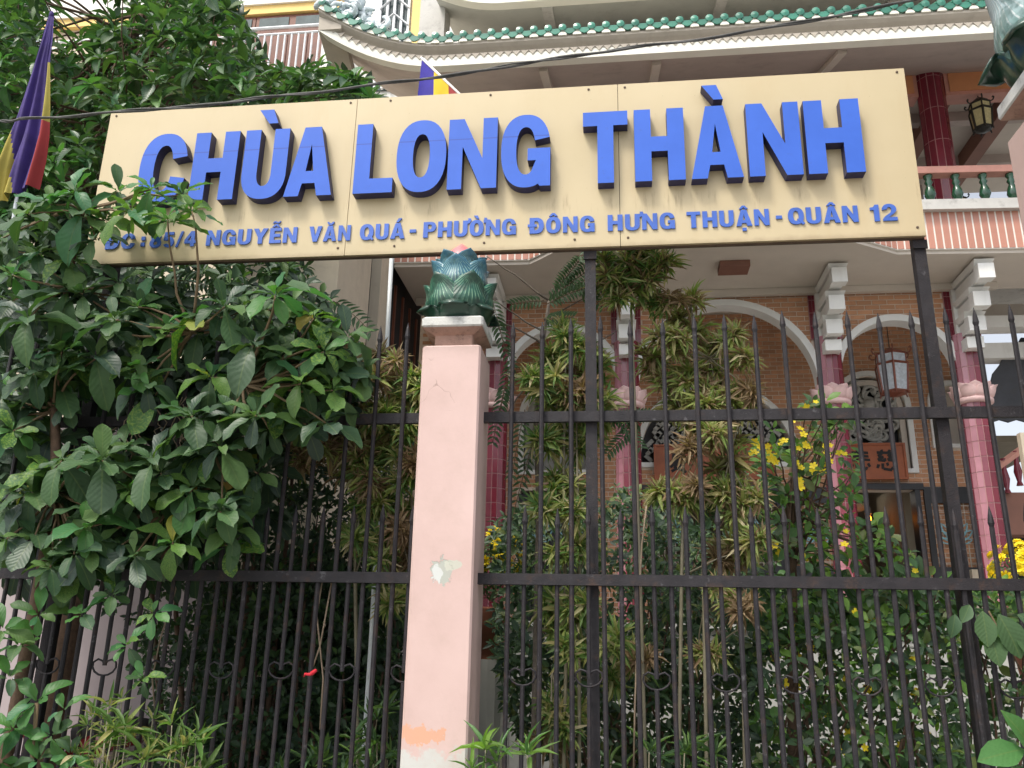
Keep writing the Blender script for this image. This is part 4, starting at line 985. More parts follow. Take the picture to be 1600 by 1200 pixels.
def pillar(name, label, x0, x1, y0, y1, ztop, cap_h, R0, H, mats, over=.012):
    t = thing(name, label, 'pillar', ((x0+x1)/2, (y0+y1)/2, 0), 'lotus topped gate pillars')
    bevbox(x0, x1, y0, y1, 0, ztop).build('shaft', 'pillar_pink', t)
    i = (x1-x0)*.17; e = over
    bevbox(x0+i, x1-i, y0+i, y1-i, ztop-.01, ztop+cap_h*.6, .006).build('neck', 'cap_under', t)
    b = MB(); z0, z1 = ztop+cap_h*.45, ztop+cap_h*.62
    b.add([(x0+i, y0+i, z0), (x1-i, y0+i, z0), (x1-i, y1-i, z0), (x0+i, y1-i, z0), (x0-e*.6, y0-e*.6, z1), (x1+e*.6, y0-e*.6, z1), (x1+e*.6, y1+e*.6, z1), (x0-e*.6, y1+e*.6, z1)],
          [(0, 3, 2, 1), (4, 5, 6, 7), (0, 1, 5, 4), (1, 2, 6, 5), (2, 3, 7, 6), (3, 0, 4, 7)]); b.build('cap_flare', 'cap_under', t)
    bevbox(x0-e, x1+e, y0-e, y1+e, z1+.001, ztop+cap_h, .012).build('cap', 'cap_white', t)
    lotus(t, ((x0+x1)/2, (y0+y1)/2, ztop+cap_h-.004), R0, H, *mats)
    return t
pillar('gate_pillar', 'peeling pink pillar with green blue lotus finial between the two fence sections', -1.25, -.862, 5.2, 5.62, 3.50, .20, .235, .53, ('petal_green', 'petal_blue', 'petal_blue'))
gp = at(1573, 222, 5.0); e = .62
pillar('gate_pillar', 'large near pillar with pale green lotus cut off at the right edge', gp.x, gp.x+e, 5.0-e, 5.0, gp.z, .26, .40, 1.1, ('petal_pale', 'petal_pale', 'petal_green'), over=.02)
# ================================================================== CABLE, POLE, FLAGS
cpts = [(-420, 225), (-200, 210), (0, 190), (30, 187), (150, 178), (300, 166), (450, 149), (600, 131), (750, 111), (900, 86), (1060, 66), (1250, 36), (1420, 1), (1620, -50), (1900, -130)]
cb = MB(); P0 = [at(x, y, 4.85) for x, y in cpts]; Q = []
for i in range(len(P0)-1):
    for k in range(6): Q.append(P0[i].lerp(P0[i+1], k/6))
cb.tube([q+Vector((0, 0, .006*math.sin(i*1.1))) for i, q in enumerate(Q)], .0085, 6)
cb.tube([q+Vector((0, .012*math.cos(i*.8), .012*math.sin(i*.8))) for i, q in enumerate(Q)], .006, 5)
tag(cb.build('overhead_cable', 'cable', None, True), 'twisted grey cable strung across in front of the sign top', 'cable')
wp = MB().tube([at(613, 380, 6.2), at(603, 565, 6.2), at(580, 1000, 6.2), Vector((at(580, 1000, 6.2).x, 6.2, 0))], .017, 10).build('white_pole', 'pole_white', None, True); tag(wp, 'thin white metal pole standing behind the sign left of the pink pillar', 'pole')
def cloth(edgeL, edgeR, nu, nv, fold, matf, mats, thick=.003):
    b = MB(); 
    for i in range(nv+1):
        v = i/nv; l = edgeL(v); r = edgeR(v)
        for j in range(nu+1):
            u = j/nu; p = l.lerp(r, u)+Vector((0, fold(u, v), 0)); b.v.append(tuple(p))
    N = len(b.v); b.v += [(x, y+thick, z) for x, y, z in b.v]
    for i in range(nv):
        for j in range(nu):
            a = i*(nu+1)+j; m = matf((j+.5)/nu, (i+.5)/nv)
            b.f += [(a, a+1, a+nu+2, a+nu+1), (N+a, N+a+nu+1, N+a+nu+2, N+a+1)]; b.mi += [m, m]
    return b
def poly_at(pts, Y):
    P = [at(x, y, Y) for x, y in pts]
    def f(v):
        s = v*(len(P)-1); i = min(int(s), len(P)-2); return P[i].lerp(P[i+1], s-i)
    return f
f1 = thing('flag', 'drooping purple, yellow and red flag on a white staff at far left', 'flag', tuple(at(20, 345, 5.9)), 'five coloured flags')
MB().tube([at(10, 420, 5.93), at(24, 320, 5.93), at(80, 26, 5.93)], [.014, .014, .010], 8).build('staff', 'pole_white', f1, True)
MB().lathe([(.001, .05), (.018, .03), (.02, .0), (.012, -.02)], 10, tuple(at(80, 24, 5.9))).build('finial', 'flag_purple', f1, True)
L1 = poly_at([(76, 24), (66, 55), (52, 98), (38, 140), (22, 190), (8, 225), (-8, 270), (-18, 318)], 5.88)
R1 = poly_at([(84, 26), (83, 60), (79, 95), (79, 130), (78, 165), (75, 210), (68, 245), (55, 290)], 5.9)
def mf(u, v):
    if u > .88: return 0 if v < .30 else (1 if v < .66 else 2)
    if u < (.02+(v-.58)*1.25 if v > .58 else -1): return 1
    return 0
cloth(L1, R1, 40, 40, lambda u, v: .05*v*math.sin(u*17+v*3)+.02*v*math.sin(u*39+1), mf, None).build('cloth', ['flag_purple', 'flag_yellow_old', 'flag_red'], f1, True)
f2 = thing('flag', 'bright five coloured flag on a slanting staff showing above the sign', 'flag', tuple(at(745, 172, 6.5)), 'five coloured flags')
MB().tube([at(800, 225, 6.5), at(658, 90, 6.5)], .012, 8).build('staff', 'flag_white', f2, True)
T2 = poly_at([(659, 93), (672, 104), (690, 121), (706, 137), (722, 153), (735, 166)], 6.5)
B2 = poly_at([(640, 260), (670, 262), (690, 263), (708, 263), (722, 263), (735, 263)], 6.55)
cloth(T2, B2, 20, 30, lambda u, v: .035*u*math.sin(v*16), lambda u, v: 0 if v < .27 else (1 if v < .52 else (2 if v < .74 else (3 if v < .86 else 4))), None).build('cloth', ['flag_blue', 'flag_yellow', 'flag_red', 'flag_white', 'flag_orange'], f2, True)
# ================================================================== PLANTS
PROF = {'obov': [(0, .06), (.12, .22), (.3, .58), (.5, .88), (.68, 1.0), (.84, .82), (.94, .45), (1, .03)],
        'lance': [(0, .08), (.2, .7), (.42, 1.0), (.7, .68), (1, .02)],
        'oval': [(0, .05), (.15, .5), (.38, .95), (.6, 1.0), (.82, .62), (1, .03)],
        'strap': [(0, .35), (.3, 1.0), (.65, .75), (1, .03)],
        'small': [(0, .08), (.35, 1.0), (.7, .75), (1, .03)]}
def template(kind, fold, droop, wave=0., ph=0.):
    pr = PROF[kind]; V = []; UV = []
    for i, (t, w_) in enumerate(pr):
        z = -droop*t*t+.25*droop*t
        wz = wave*math.sin(i*2.1+ph)
        for s in (-1, 0, 1): V.append((t, .5*s*w_, z+(fold*w_*.5 if s else 0)+(wz*s if s else 0))); UV.append((t, .5+.5*s*w_))
    F = []
    for i in range(len(pr)-1):
        a = i*3; F += [(a, a+3, a+4, a+1), (a+1, a+4, a+5, a+2)]
    return np.array(V), F, np.array(UV)
TPL = {}
for kd, (fo, dr, wv) in {'obov': (.18, .42, .045), 'lance': (.2, .3, .015), 'oval': (.2, .25, .02), 'strap': (.15, .25, 0), 'small': (.2, .15, 0)}.items():
    TPL[kd] = [template(kd, fo*a, dr*b_, wv, p) for a, b_, p in ((1, 1, 0), (.5, .4, 1), (1.4, 1.7, 2))]
def unit(v): v = np.asarray(v, float); return v/(np.linalg.norm(v)+1e-9)
class Leaves:
    def __init__(s, kind): s.kind = kind; s.p = []
    def leaf(s, pos, d, up, L, W, m):
        d = unit(d); y = np.cross(up, d)
        if np.linalg.norm(y) < 1e-3: y = np.cross((.3, .5, .8), d)
        y = unit(y); n = np.cross(d, y); s.p.append((np.asarray(pos, float), d, y, n, L, W, m, int(rng.integers(3))))
    def rosette(s, c, axis, n, L, W, m, lo=35, hi=100, jit=.25):
        a = unit(axis); e1 = unit(np.cross(a, (.2, .9, .35))); e2 = np.cross(a, e1); ph = rng.uniform(0, 6.28)
        for k in range(n):
            t = (k+.5)/n; th = R(lo+(hi-lo)*t+rng.uniform(-8, 8)); az = ph+k*2.4+rng.uniform(-jit, jit)
            d = a*math.cos(th)+(e1*math.cos(az)+e2*math.sin(az))*math.sin(th)
            l = L*rng.uniform(.58, 1.2)*(.62+.5*t); mm = m[int(rng.integers(len(m)))] if isinstance(m, (list, tuple)) else m
            s.leaf(np.asarray(c)+d*.015, d, a+np.array((0, 0, .3)), l, l*W*rng.uniform(.85, 1.15), mm)
    def build(s, parent, n_obj=0, leaf_name='leaf', stuff_name='foliage'):
        mats = sorted({q[6] for q in s.p}); tp = TPL[s.kind]; cache = {}
        for (pos, d, y, n, L, W, m, v) in s.p[:n_obj]:
            if (m, v) not in cache:
                V, F, UV = tp[v]; b = MB(); b.add(V, F); b.uv = UV; cache[m, v] = b.mesh('leaf', m, True)
            o = link(leaf_name, cache[m, v], parent)
            Mx = Matrix(((d[0]*L, y[0]*W, n[0]*L, pos[0]), (d[1]*L, y[1]*W, n[1]*L, pos[1]), (d[2]*L, y[2]*W, n[2]*L, pos[2]), (0, 0, 0, 1)))
            o.matrix_basis = Mx
        rest = s.p[n_obj:]
        if not rest: return None
        VV = []; FF = []; MI = []; UU = []; off = 0
        for vi in range(3):
            sub = [q for q in rest if q[7] == vi]
            if not sub: continue
            V, F, UV = tp[vi]; k = len(V); n_ = len(sub)
            pos = np.array([q[0] for q in sub]); d = np.array([q[1] for q in sub]); y = np.array([q[2] for q in sub]); n = np.array([q[3] for q in sub])
            L = np.array([q[4] for q in sub])[:, None, None]; W = np.array([q[5] for q in sub])[:, None, None]
            P = pos[:, None]+V[None, :, 0:1]*L*d[:, None]+V[None, :, 1:2]*W*y[:, None]+V[None, :, 2:3]*L*n[:, None]
            VV.append(P.reshape(-1, 3)); Fa = np.array(F)
            FF.append((Fa[None]+(np.arange(n_)*k)[:, None, None]+off).reshape(-1, 4)); off += n_*k
            MI.append(np.repeat([mats.index(q[6]) for q in sub], len(F))); UU.append(np.tile(UV, (n_, 1)))
        VV = np.concatenate(VV); FF = np.concatenate(FF).astype(np.int32); MI = np.concatenate(MI).astype(np.int32); UU = np.concatenate(UU)
        me = bpy.data.meshes.new(stuff_name); me.vertices.add(len(VV)); me.vertices.foreach_set('co', VV.astype(np.float32).ravel())
        me.loops.add(FF.size); me.loops.foreach_set('vertex_index', FF.ravel()); me.polygons.add(len(FF))
        me.polygons.foreach_set('loop_start', np.arange(0, FF.size, 4, dtype=np.int32)); me.polygons.foreach_set('material_index', MI)
        me.polygons.foreach_set('use_smooth', np.ones(len(FF), bool))
        for m in mats: me.materials.append(MATS[m])
        ul = me.uv_layers.new(name='UVMap'); ul.data.foreach_set('uv', UU[FF.ravel()].astype(np.float32).ravel())
        me.update(calc_edges=True); me.validate()
        return stuff(link(stuff_name, me, parent))
def in_poly(x, y, poly):
    c = False; n = len(poly)
    for i in range(n):
        (x0, y0), (x1, y1) = poly[i], poly[i-1]
        if (y0 > y) != (y1 > y) and x < (x1-x0)*(y-y0)/(y1-y0)+x0: c = not c
    return c
def fill(poly, n, Y0, Y1, gaps=()):
    xs = [p[0] for p in poly]; ys = [p[1] for p in poly]; out = []
    while len(out) < n:
        x, y = rng.uniform(min(xs), max(xs)), rng.uniform(min(ys), max(ys))
        if not in_poly(x, y, poly): continue
        if any(((x-gx)/gr)**2+((y-gy)/(gr*1.2))**2 < 1 for gx, gy, gr in gaps): continue
        out.append(np.array(at(x, y, rng.uniform(Y0, Y1))))
    return out
def limb(mb, a, b_, r0, r1, n=6, wob=.05, mi=0):
    a, b_ = Vector(a), Vector(b_); L = (b_-a).length; pts = []
    o1 = Vector(rng.uniform(-1, 1, 3))*wob*L; 
    for i in range(n+1):
        t = i/n; pts.append(a.lerp(b_, t)+o1*math.sin(math.pi*t)+Vector(rng.uniform(-1, 1, 3))*wob*.2*L*(0 < i < n))
    mb.tube(pts, [r0+(r1-r0)*i/n for i in range(n+1)], 7, mi)
    return pts
TOCAM = np.array([.1, -.75, .55])
# ---- front shrub -------------------------------------------------
sh = thing('broadleaf_shrub', 'big broad leaved shrub with mottled leaves spilling over the fence and sign', 'shrub', (-3.5, 5.0, 0))
lv = Leaves('obov')
hero = [(185, 300, .8, 'b'), (232, 318, .8, 'v'), (165, 345, .85, 'v'), (262, 345, .75, 'v'), (300, 330, .7, 'v'), (130, 335, .9, 'b'), (80, 320, .9, 'b'), (118, 300, .9, 'b'), (45, 335, .8, 's'), (236, 296, .62, 'b'), (205, 330, .8, 'v'), (285, 305, .7, 'v'), (60, 395, .85, 's'), (150, 375, .7, 's'), (20, 430, .9, 'b'),
        (215, 480, 1.0, 'b'), (430, 462, 1.0, 'b'), (330, 590, .75, 'v'), (265, 520, .7, 'v'), (395, 540, .9, 's'), (505, 540, .85, 'b'), (470, 600, .85, 'v'), (520, 610, .75, 'v'),
        (135, 825, 1.0, 'b'), (110, 870, .9, 'v'), (205, 770, .7, 'v'), (300, 765, .75, 'v'), (345, 800, .75, 's'), (270, 850, .8, 'v'), (50, 770, .9, 's'), (25, 650, .9, 's'), (45, 500, .95, 's'),
        (105, 455, 1.0, 's'), (150, 560, 1.0, 's'), (95, 600, 1.0, 's'), (230, 600, .9, 's'), (180, 500, .9, 's'), (310, 520, .8, 's'), (350, 480, .8, 's'), (430, 560, .9, 's'), (300, 650, .9, 's'), (400, 650, 1.0, 's'), (345, 700, .9, 's'), (160, 720, 1., 's'), (240, 720, 1., 's')]
mm = {'b': ['leaf_bright', 'leaf_bright', 'leaf_shrub'], 's': ['leaf_shrub', 'leaf_shrub', 'leaf_dark', 'leaf_shrub'], 'v': ['leaf_varieg']*7+['leaf_bright']*4+['leaf_shrub']*2+['leaf_yellow']}
centers = []
for (x, y, s, k) in hero:
    Y = rng.uniform(4.75, 5.1) if y < 420 else rng.uniform(4.8, 5.2)
    c = np.array(at(x, y, Y)); centers.append(c)
    lv.rosette(c, TOCAM+np.array([rng.uniform(-.35, .35), 0, rng.uniform(0, .5)]), 10, .30*s, .48, mm[k], 25, 125)
SP = [(0, 340), (70, 360), (130, 420), (290, 450), (330, 450), (440, 450), (560, 520), (575, 590), (540, 660), (430, 700), (420, 800), (340, 870), (200, 900), (90, 920), (0, 880)]
for c in fill(SP, 105, 4.95, 5.34, gaps=((75, 640, 22), (140, 640, 22), (120, 690, 24), (60, 720, 14), (240, 690, 40))):
    centers.append(c); lv.rosette(c, TOCAM+rng.uniform(-.4, .4, 3), 9, .26*rng.uniform(.75, 1.05), .5, mm['s'] if rng.random() < .8 else mm['v'], 40, 125)
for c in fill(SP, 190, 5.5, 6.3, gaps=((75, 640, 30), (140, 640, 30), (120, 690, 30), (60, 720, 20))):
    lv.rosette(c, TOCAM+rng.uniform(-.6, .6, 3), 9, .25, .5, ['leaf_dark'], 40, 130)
lv.build(sh, 300)
tk = MB(); t0 = Vector((-3.35, 5.25, 0)); t1 = at(88, 770, 5.2); t2 = at(86, 640, 5.2); t3 = at(105, 450, 5.1)
tk.tube([t0, Vector((t1.x-.02, 5.2, .9)), t1, t2, t3, at(130, 330, 5.0)], [.045, .04, .034, .03, .022, .01], 8); tk.tube([at(255, 900, 5.3), at(270, 790, 5.25), at(325, 690, 5.15), at(380, 600, 5.05), at(430, 480, 5.0)], [.03, .026, .022, .015, .008], 8)
trunk = tk.build('trunk', 'bark', sh, True)
tw = MB()
hubs = [t1, t2, t3, at(130, 330, 5.0), at(270, 790, 5.25), at(325, 690, 5.15), at(380, 600, 5.05), at(300, 520, 5.1)]
for c in centers:
    h = min(hubs, key=lambda q: (q-Vector(c)).length); limb(tw, h, c, .011, .005, 5, .08)
stuff(tw.build('branch', 'twig', sh, True))
# ---- tall tree behind the sign -----------------------------------
tt = thing('leafy_tree', 'tall dense dark green tree rising behind the left end of the sign', 'tree', (-5.2, 7.6, 0))
lt_ = Leaves('oval')
TP = [(-60, -60), (350, -60), (365, 30), (385, 70), (425, 118), (500, 112), (560, 120), (590, 140), (585, 175), (480, 178), (170, 185), (160, 300), (60, 360), (-60, 360)]
gaps = ((118, 6, 46), (155, 18, 24), (95, 50, 20), (192, 20, 16))
cs = fill(TP, 170, 6.3, 7.0, gaps)+fill(TP, 380, 7.0, 8.6, gaps)
edge = [np.array(at(x, y, 6.5)) for x, y in ((440, 112), (470, 120), (500, 105), (530, 118), (560, 128), (580, 155), (375, 60), (545, 150), (510, 140), (470, 145), (355, 15))]
for c in edge+cs:
    lt_.rosette(c, np.array([rng.uniform(-.5, .5), -.45, rng.uniform(.2, .9)]), 9, .25*rng.uniform(.75, 1.15), .38, ['leaf_tree', 'leaf_shrub'] if rng.random() < .8 else ['leaf_bright', 'leaf_tree'], 30, 120)
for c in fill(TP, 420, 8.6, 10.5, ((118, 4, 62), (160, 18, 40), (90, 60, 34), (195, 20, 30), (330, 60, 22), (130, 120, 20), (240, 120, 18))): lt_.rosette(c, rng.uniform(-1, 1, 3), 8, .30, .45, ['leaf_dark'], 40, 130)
lt_.build(tt, 280)
tk = MB(); tr0 = Vector((-5.2, 7.8, 0)); tr1 = at(150, 350, 7.8); tk.tube([tr0, Vector((-5.1, 7.8, 2.2)), tr1, at(190, 150, 7.8), at(220, 20, 7.9)], [.16, .13, .10, .07, .03], 9); tk.build('trunk', 'bark', tt, True)
tw = MB()
for c in (edge+cs)[::7]: limb(tw, tr1.lerp(at(220, 20, 7.9), rng.random()), c, .02, .005, 6, .08)
stuff(tw.build('branch', 'bark', tt, True))
# ---- dark mass between shrub and tree and hedge behind the left fence
hd = thing('dark_hedge', 'dense dark small leaved hedge behind the left fence', 'hedge', (-2.6, 6.8, 0))
hl = Leaves('small')
HP = [(150, 760), (330, 740), (420, 690), (560, 640), (655, 600), (655, 1260), (250, 1260), (230, 1100), (160, 950)]
def hedge_fill(L, poly, n, Y0, Y1, size, m, gaps=()):
    for c in fill(poly, n, Y0, Y1, gaps): L.rosette(c, rng.uniform(-1, 1, 3)+np.array([0, -.6, .4]), 6, size*rng.uniform(.7, 1.2), .5, m, 30, 120)
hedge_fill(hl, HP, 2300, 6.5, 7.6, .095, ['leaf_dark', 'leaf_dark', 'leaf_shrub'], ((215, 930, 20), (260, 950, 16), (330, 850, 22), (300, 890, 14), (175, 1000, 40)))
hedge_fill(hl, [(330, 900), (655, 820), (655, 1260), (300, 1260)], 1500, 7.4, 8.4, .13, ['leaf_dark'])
hl.build(hd, 0); tk = MB()
for k in range(14):
    x = rng.uniform(320, 650); limb(tk, at(x, 1300, 7.0), at(x+rng.uniform(-60, 60), rng.uniform(750, 1000), 7.0), .014, .005, 6, .06)
stuff(tk.build('stem', 'bark', hd, True))
db = thing('dark_bush', 'dark leafy bush filling the gap under the left end of the sign', 'bush', (-3.2, 6.9, 0))
dl = Leaves('oval')
DP = [(150, 400), (470, 400), (520, 470), (560, 560), (560, 660), (300, 660), (200, 600), (150, 500)]
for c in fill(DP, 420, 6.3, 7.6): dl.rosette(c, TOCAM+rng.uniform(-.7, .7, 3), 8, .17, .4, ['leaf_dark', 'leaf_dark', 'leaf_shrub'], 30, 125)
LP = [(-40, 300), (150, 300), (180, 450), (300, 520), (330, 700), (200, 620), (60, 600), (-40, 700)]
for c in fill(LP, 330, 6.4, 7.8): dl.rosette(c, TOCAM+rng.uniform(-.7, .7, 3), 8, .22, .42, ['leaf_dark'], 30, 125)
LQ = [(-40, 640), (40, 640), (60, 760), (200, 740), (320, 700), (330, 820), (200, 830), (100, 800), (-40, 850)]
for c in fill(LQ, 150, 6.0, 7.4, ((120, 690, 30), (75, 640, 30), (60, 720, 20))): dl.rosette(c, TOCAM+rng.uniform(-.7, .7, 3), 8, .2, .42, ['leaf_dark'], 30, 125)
dl.build(db, 0); tk = MB()
for k in range(5): limb(tk, (-3.4+k*.15, 7, 0), at(250+k*60, 480, 6.9), .03, .008, 7, .04)
stuff(tk.build('stem', 'bark', db, True))
# pinnate sprays (thin drooping leaflets) at several places
def pinnate(L, base, tip, n, ll, m, droop=.1):
    base, tip = np.array(base), np.array(tip); d = tip-base; D = np.linalg.norm(d); u = d/D; side = unit(np.cross(u, (0, -1, .2)))
    pts = []
    for i in range(n):
        t = (i+1)/n; p = base+d*t-np.array([0, 0, droop*D*t*t]); pts.append(Vector(p))
        for s in (-1, 1):
            dd = unit(side*s+u*.45+np.array([0, -.1, -.35])); L.leaf(p, dd, (0, -1, .5), ll*(1.1-.4*abs(t-.4)), ll*.32, m)
    return [Vector(base)]+pts
# ---- bamboo clumps ------------------------------------------------
def bamboo(label, canes, tufts, Y, mats, dry=()):
    x0, y0 = canes[0][0]; bp = at(x0, y0, Y)
    t = thing('bamboo_plant', label, 'bamboo', (bp.x, bp.y, 0), 'dwarf bamboo behind the fence')
    for c in canes:
        pts = [at(x, y, Y) for x, y in c]; pts = [Vector((pts[0].x, pts[0].y, 0))]+pts
        MB().tube(pts, [.013]*(len(pts)-1)+[.005], 7).build('cane', 'bamboo_cane', t, True)
    sp = MB()
    tufts = tufts+[(x+rng.uniform(-32, 32), y+rng.uniform(-22, 22), s*.8) for x, y, s in tufts[::2]]
    for i, (x, y, s) in enumerate(tufts):
        yy = Y+rng.uniform(-.22, .22); c = np.array(at(x, y, yy)); L = Leaves('strap'); mt = dry if (dry and rng.random() < .12) else mats
        for q in range(6):
            cc = c+rng.uniform(-1, 1, 3)*np.array([.075, .06, .06])*s
            L.rosette(cc, np.array([rng.uniform(-.6, .6), -.7, rng.uniform(-.1, .8)]), int(20*min(1.2, s))+4, .155*s**.5, .17, mt, 15, 105, .5)
        # nearest cane point
        best = min((p for cn in canes for p in [at(a, b_, Y) for a, b_ in cn]), key=lambda p: (p-Vector(c)).length); limb(sp, best, c, .006, .003, 4, .06)
        L.build(t, 0, stuff_name='leaf_tuft')
    stuff(sp.build('twig', 'bamboo_cane', t, True))
    return t
bm1 = ['leaf_bamboo', 'leaf_bamboo', 'leaf_bamboo_fresh']
bamboo('thick dwarf bamboo clump just right of the pink pillar beside the middle sign post', [[(880, 1250), (885, 1000), (880, 750), (885, 520)], [(905, 1250), (905, 900), (900, 620)], [(860, 1260), (862, 1050)]],
       [(882, 515, .7), (905, 545, .9), (862, 565, .9), (890, 585, 1), (925, 590, .9), (848, 600, .8), (905, 620, 1.1), (870, 635, 1), (935, 635, .9), (860, 600, 1), (850, 690, 1), (905, 695, 1), (925, 670, .8), (880, 755, 1.1), (900, 770, .7), (850, 795, .8), (895, 800, .8), (875, 870, .7), (905, 855, .8), (865, 945, .8), (895, 960, 1), (870, 985, .7), (892, 1015, .7), (955, 1005, .8), (985, 1035, .9), (950, 1065, .7), (870, 1110, .9), (860, 1155, 1), (885, 1140, .7)], 5.95, bm1, ['leaf_bamboo_dry'])
bamboo('tall olive dwarf bamboo in front of the wide middle arch', [[(1105, 1250), (1100, 950), (1095, 700), (1080, 480)], [(1165, 1250), (1160, 980), (1140, 720), (1110, 560)], [(1060, 1250), (1065, 900), (1070, 650)]],
       [(1080, 470, .7), (1065, 500, .8), (1090, 520, .8), (1060, 545, .8), (1020, 560, .9), (1035, 535, .7), (1115, 545, .9), (1140, 530, .6), (1160, 562, .7), (1080, 590, 1.1), (1110, 590, 1), (1045, 600, .8), (1095, 625, 1), (1135, 625, .9), (1170, 610, .7), (1065, 635, .9), (1120, 650, 1), (1160, 640, .8), (1100, 685, 1), (1075, 700, .8), (1145, 690, .7), (1130, 725, 1.2), (1060, 785, 1), (1040, 765, .8), (1130, 765, .9), (1170, 780, .8), (1110, 770, .7), (1150, 800, .9), (1158, 860, 1.1), (1180, 850, .8), (1145, 940, .6), (1160, 950, .7), (1110, 1020, .6)], 6.0, ['leaf_bamboo', 'leaf_bamboo', 'leaf_bamboo', 'leaf_bamboo_dry'], ['leaf_bamboo_dry'])
bamboo('bamboo tips arching out beneath the bottom edge of the sign', [[(1010, 1260), (1000, 900), (990, 600), (985, 430)]],
       [(985, 420, .9), (1010, 435, .9), (960, 440, .9), (935, 440, .7), (995, 455, .9), (970, 465, .7), (1015, 470, .7), (990, 400, .6), (1035, 415, .8), (1020, 400, .7), (950, 415, .7), (975, 410, .9)], 5.9, ['leaf_bamboo', 'leaf_bamboo', 'leaf_bamboo_fresh', 'leaf_bamboo_dry'])
bamboo('yellowing bamboo clump against the left side of the pink pillar', [[(640, 1250), (645, 900), (640, 600)], [(600, 1250), (610, 900), (600, 650)]],
       [(640, 625, .9), (600, 640, .8), (645, 670, .9), (620, 690, 1), (650, 720, .8), (590, 705, .9), (570, 670, .7), (630, 755, .9), (605, 785, .9), (640, 800, .8), (625, 830, .8), (640, 870, .8), (615, 880, .7), (610, 920, .7), (635, 930, .8), (600, 650, .8), (575, 730, .8), (580, 800, .8), (560, 850, .7), (590, 850, .8), (650, 600, .9), (610, 600, .8)], 5.85, bm1, ['leaf_bamboo_dry'])
bamboo('withered brown bamboo hanging behind the left fence', [[(560, 1250), (555, 900), (560, 600)]],
       [(555, 690, 1.1), (530, 700, 1), (565, 720, 1), (545, 740, .9), (500, 705, 1), (480, 690, .9), (575, 755, .7), (550, 560, .8), (580, 590, .9), (560, 610, .8), (595, 560, .7), (555, 640, .9), (520, 660, .9)], 5.9, ['leaf_bamboo_dry', 'leaf_bamboo_dry', 'leaf_bamboo'])
# ---- sapling with pinnate leaves -----------------------------------
sp = thing('feathery_sapling', 'slender grey sapling with feathery compound leaves beside the pillar', 'tree', tuple(Vector((at(838, 1180, 6.2).x, 6.2, 0))))
tk = MB(); tpts = [at(832, 1300, 6.2), at(838, 1000, 6.2), at(842, 800, 6.2), at(838, 650, 6.2), at(845, 560, 6.2), at(858, 470, 6.2)]
tk.tube([Vector((tpts[0].x, 6.2, 0))]+tpts, [.03, .026, .024, .022, .02, .017, .012], 8)
for (a, c) in (((858, 470), (760, 400)), ((852, 520), (768, 465)), ((850, 540), (772, 500)), ((858, 470), (900, 420)), ((850, 500), (905, 470)), ((845, 580), (790, 650)), ((843, 600), (820, 760)), ((845, 570), (960, 520))):
    limb(tk, at(*a, 6.2), at(*c, 6.15), .009, .004, 6, .05)
tk.build('trunk', 'bark_grey', sp, True)
pf = Leaves('small'); rc_ = MB()
for (a, c, n) in (((858, 470), (930, 405), 16), ((870, 455), (905, 400), 14), ((850, 470), (800, 470), 9), ((855, 475), (920, 440), 13), ((850, 500), (895, 490), 10), ((768, 465), (790, 540), 12), ((770, 490), (800, 560), 12), ((905, 470), (960, 440), 10), ((790, 600), (770, 680), 12), ((800, 560), (780, 640), 12), ((820, 640), (800, 730), 12), 
                   ((960, 640), (1000, 690), 12), ((940, 660), (1010, 640), 14), ((1000, 660), (950, 700), 12), ((830, 700), (800, 800), 12), ((1085, 760), (1110, 800), 10),  ((900, 400), (960, 395), 11), ((880, 430), (940, 470), 12)):
    pts = pinnate(pf, at(*a, 6.15), at(*c, 6.05), n, .075, 'leaf_fern', .12); rc_.tube(pts, .0035, 4)
for (a, c, n) in (((260, 440), (330, 430), 10), ((200, 410), (260, 470), 12), ((440, 500), (530, 520), 10), ((520, 470), (580, 500), 10), ((540, 480), (530, 520), 8), ((250, 640), (330, 600), 12), ((320, 560), (300, 640), 10)):
    pts = pinnate(pf, at(*a, 5.8), at(*c, 5.75), n, .09, 'leaf_fern', .25); rc_.tube(pts, .003, 4)
pf.build(sp, 0, stuff_name='leaflets'); stuff(rc_.build('leaf_stalk', 'twig', sp, True))
# ---- yellow flowering apricot tree -----------------------------------
my = thing('apricot_tree', 'small yellow flowering tree with light green leaves in front of the columns', 'tree', (at(1235, 1000, 7.0).x, 7.0, 0))
tk = MB(); a0 = at(1240, 1260, 7); a1 = at(1238, 900, 7); a2 = at(1232, 790, 7); a3 = at(1238, 720, 7)
tk.tube([Vector((a0.x, 7, 0)), a0, a1, a2, a3], [.05, .045, .036, .03, .014], 8)
MP = [(1170, 690), (1230, 660), (1265, 610), (1330, 640), (1345, 720), (1330, 790), (1400, 830), (1430, 880), (1350, 900), (1190, 900), (1180, 800)]
ll = Leaves('oval'); cs = fill(MP, 120, 6.6, 7.3, ((1290, 760, 15), (1380, 800, 18), (1300, 690, 12)))
for c in cs: ll.rosette(c, TOCAM+rng.uniform(-.7, .7, 3), 6, .12*rng.uniform(.8, 1.2), .52, ['leaf_lime', 'leaf_lime', 'leaf_mid'], 30, 110)
for c in cs[::2]: limb(tk, a3.lerp(a1, rng.random()), c, .010, .004, 6, .08)
tk.build('trunk', 'bark', my, True)
ll.build(my, 200)
fl = MB()
for k in range(5):
    a = 2*math.pi*k/5; d = np.array([math.cos(a), math.sin(a)]); l = np.array([-d[1], d[0]]); 
    q = [(0, 0, 0)]+[tuple(np.append(d*r+l*s, z)) for r, s, z in ((.5, -.36, .12), (.95, -.3, .22), (1.05, 0, .2), (.95, .3, .22), (.5, .36, .12))]; fl.add(q, [(0, 1, 2, 3), (0, 3, 4, 5)])
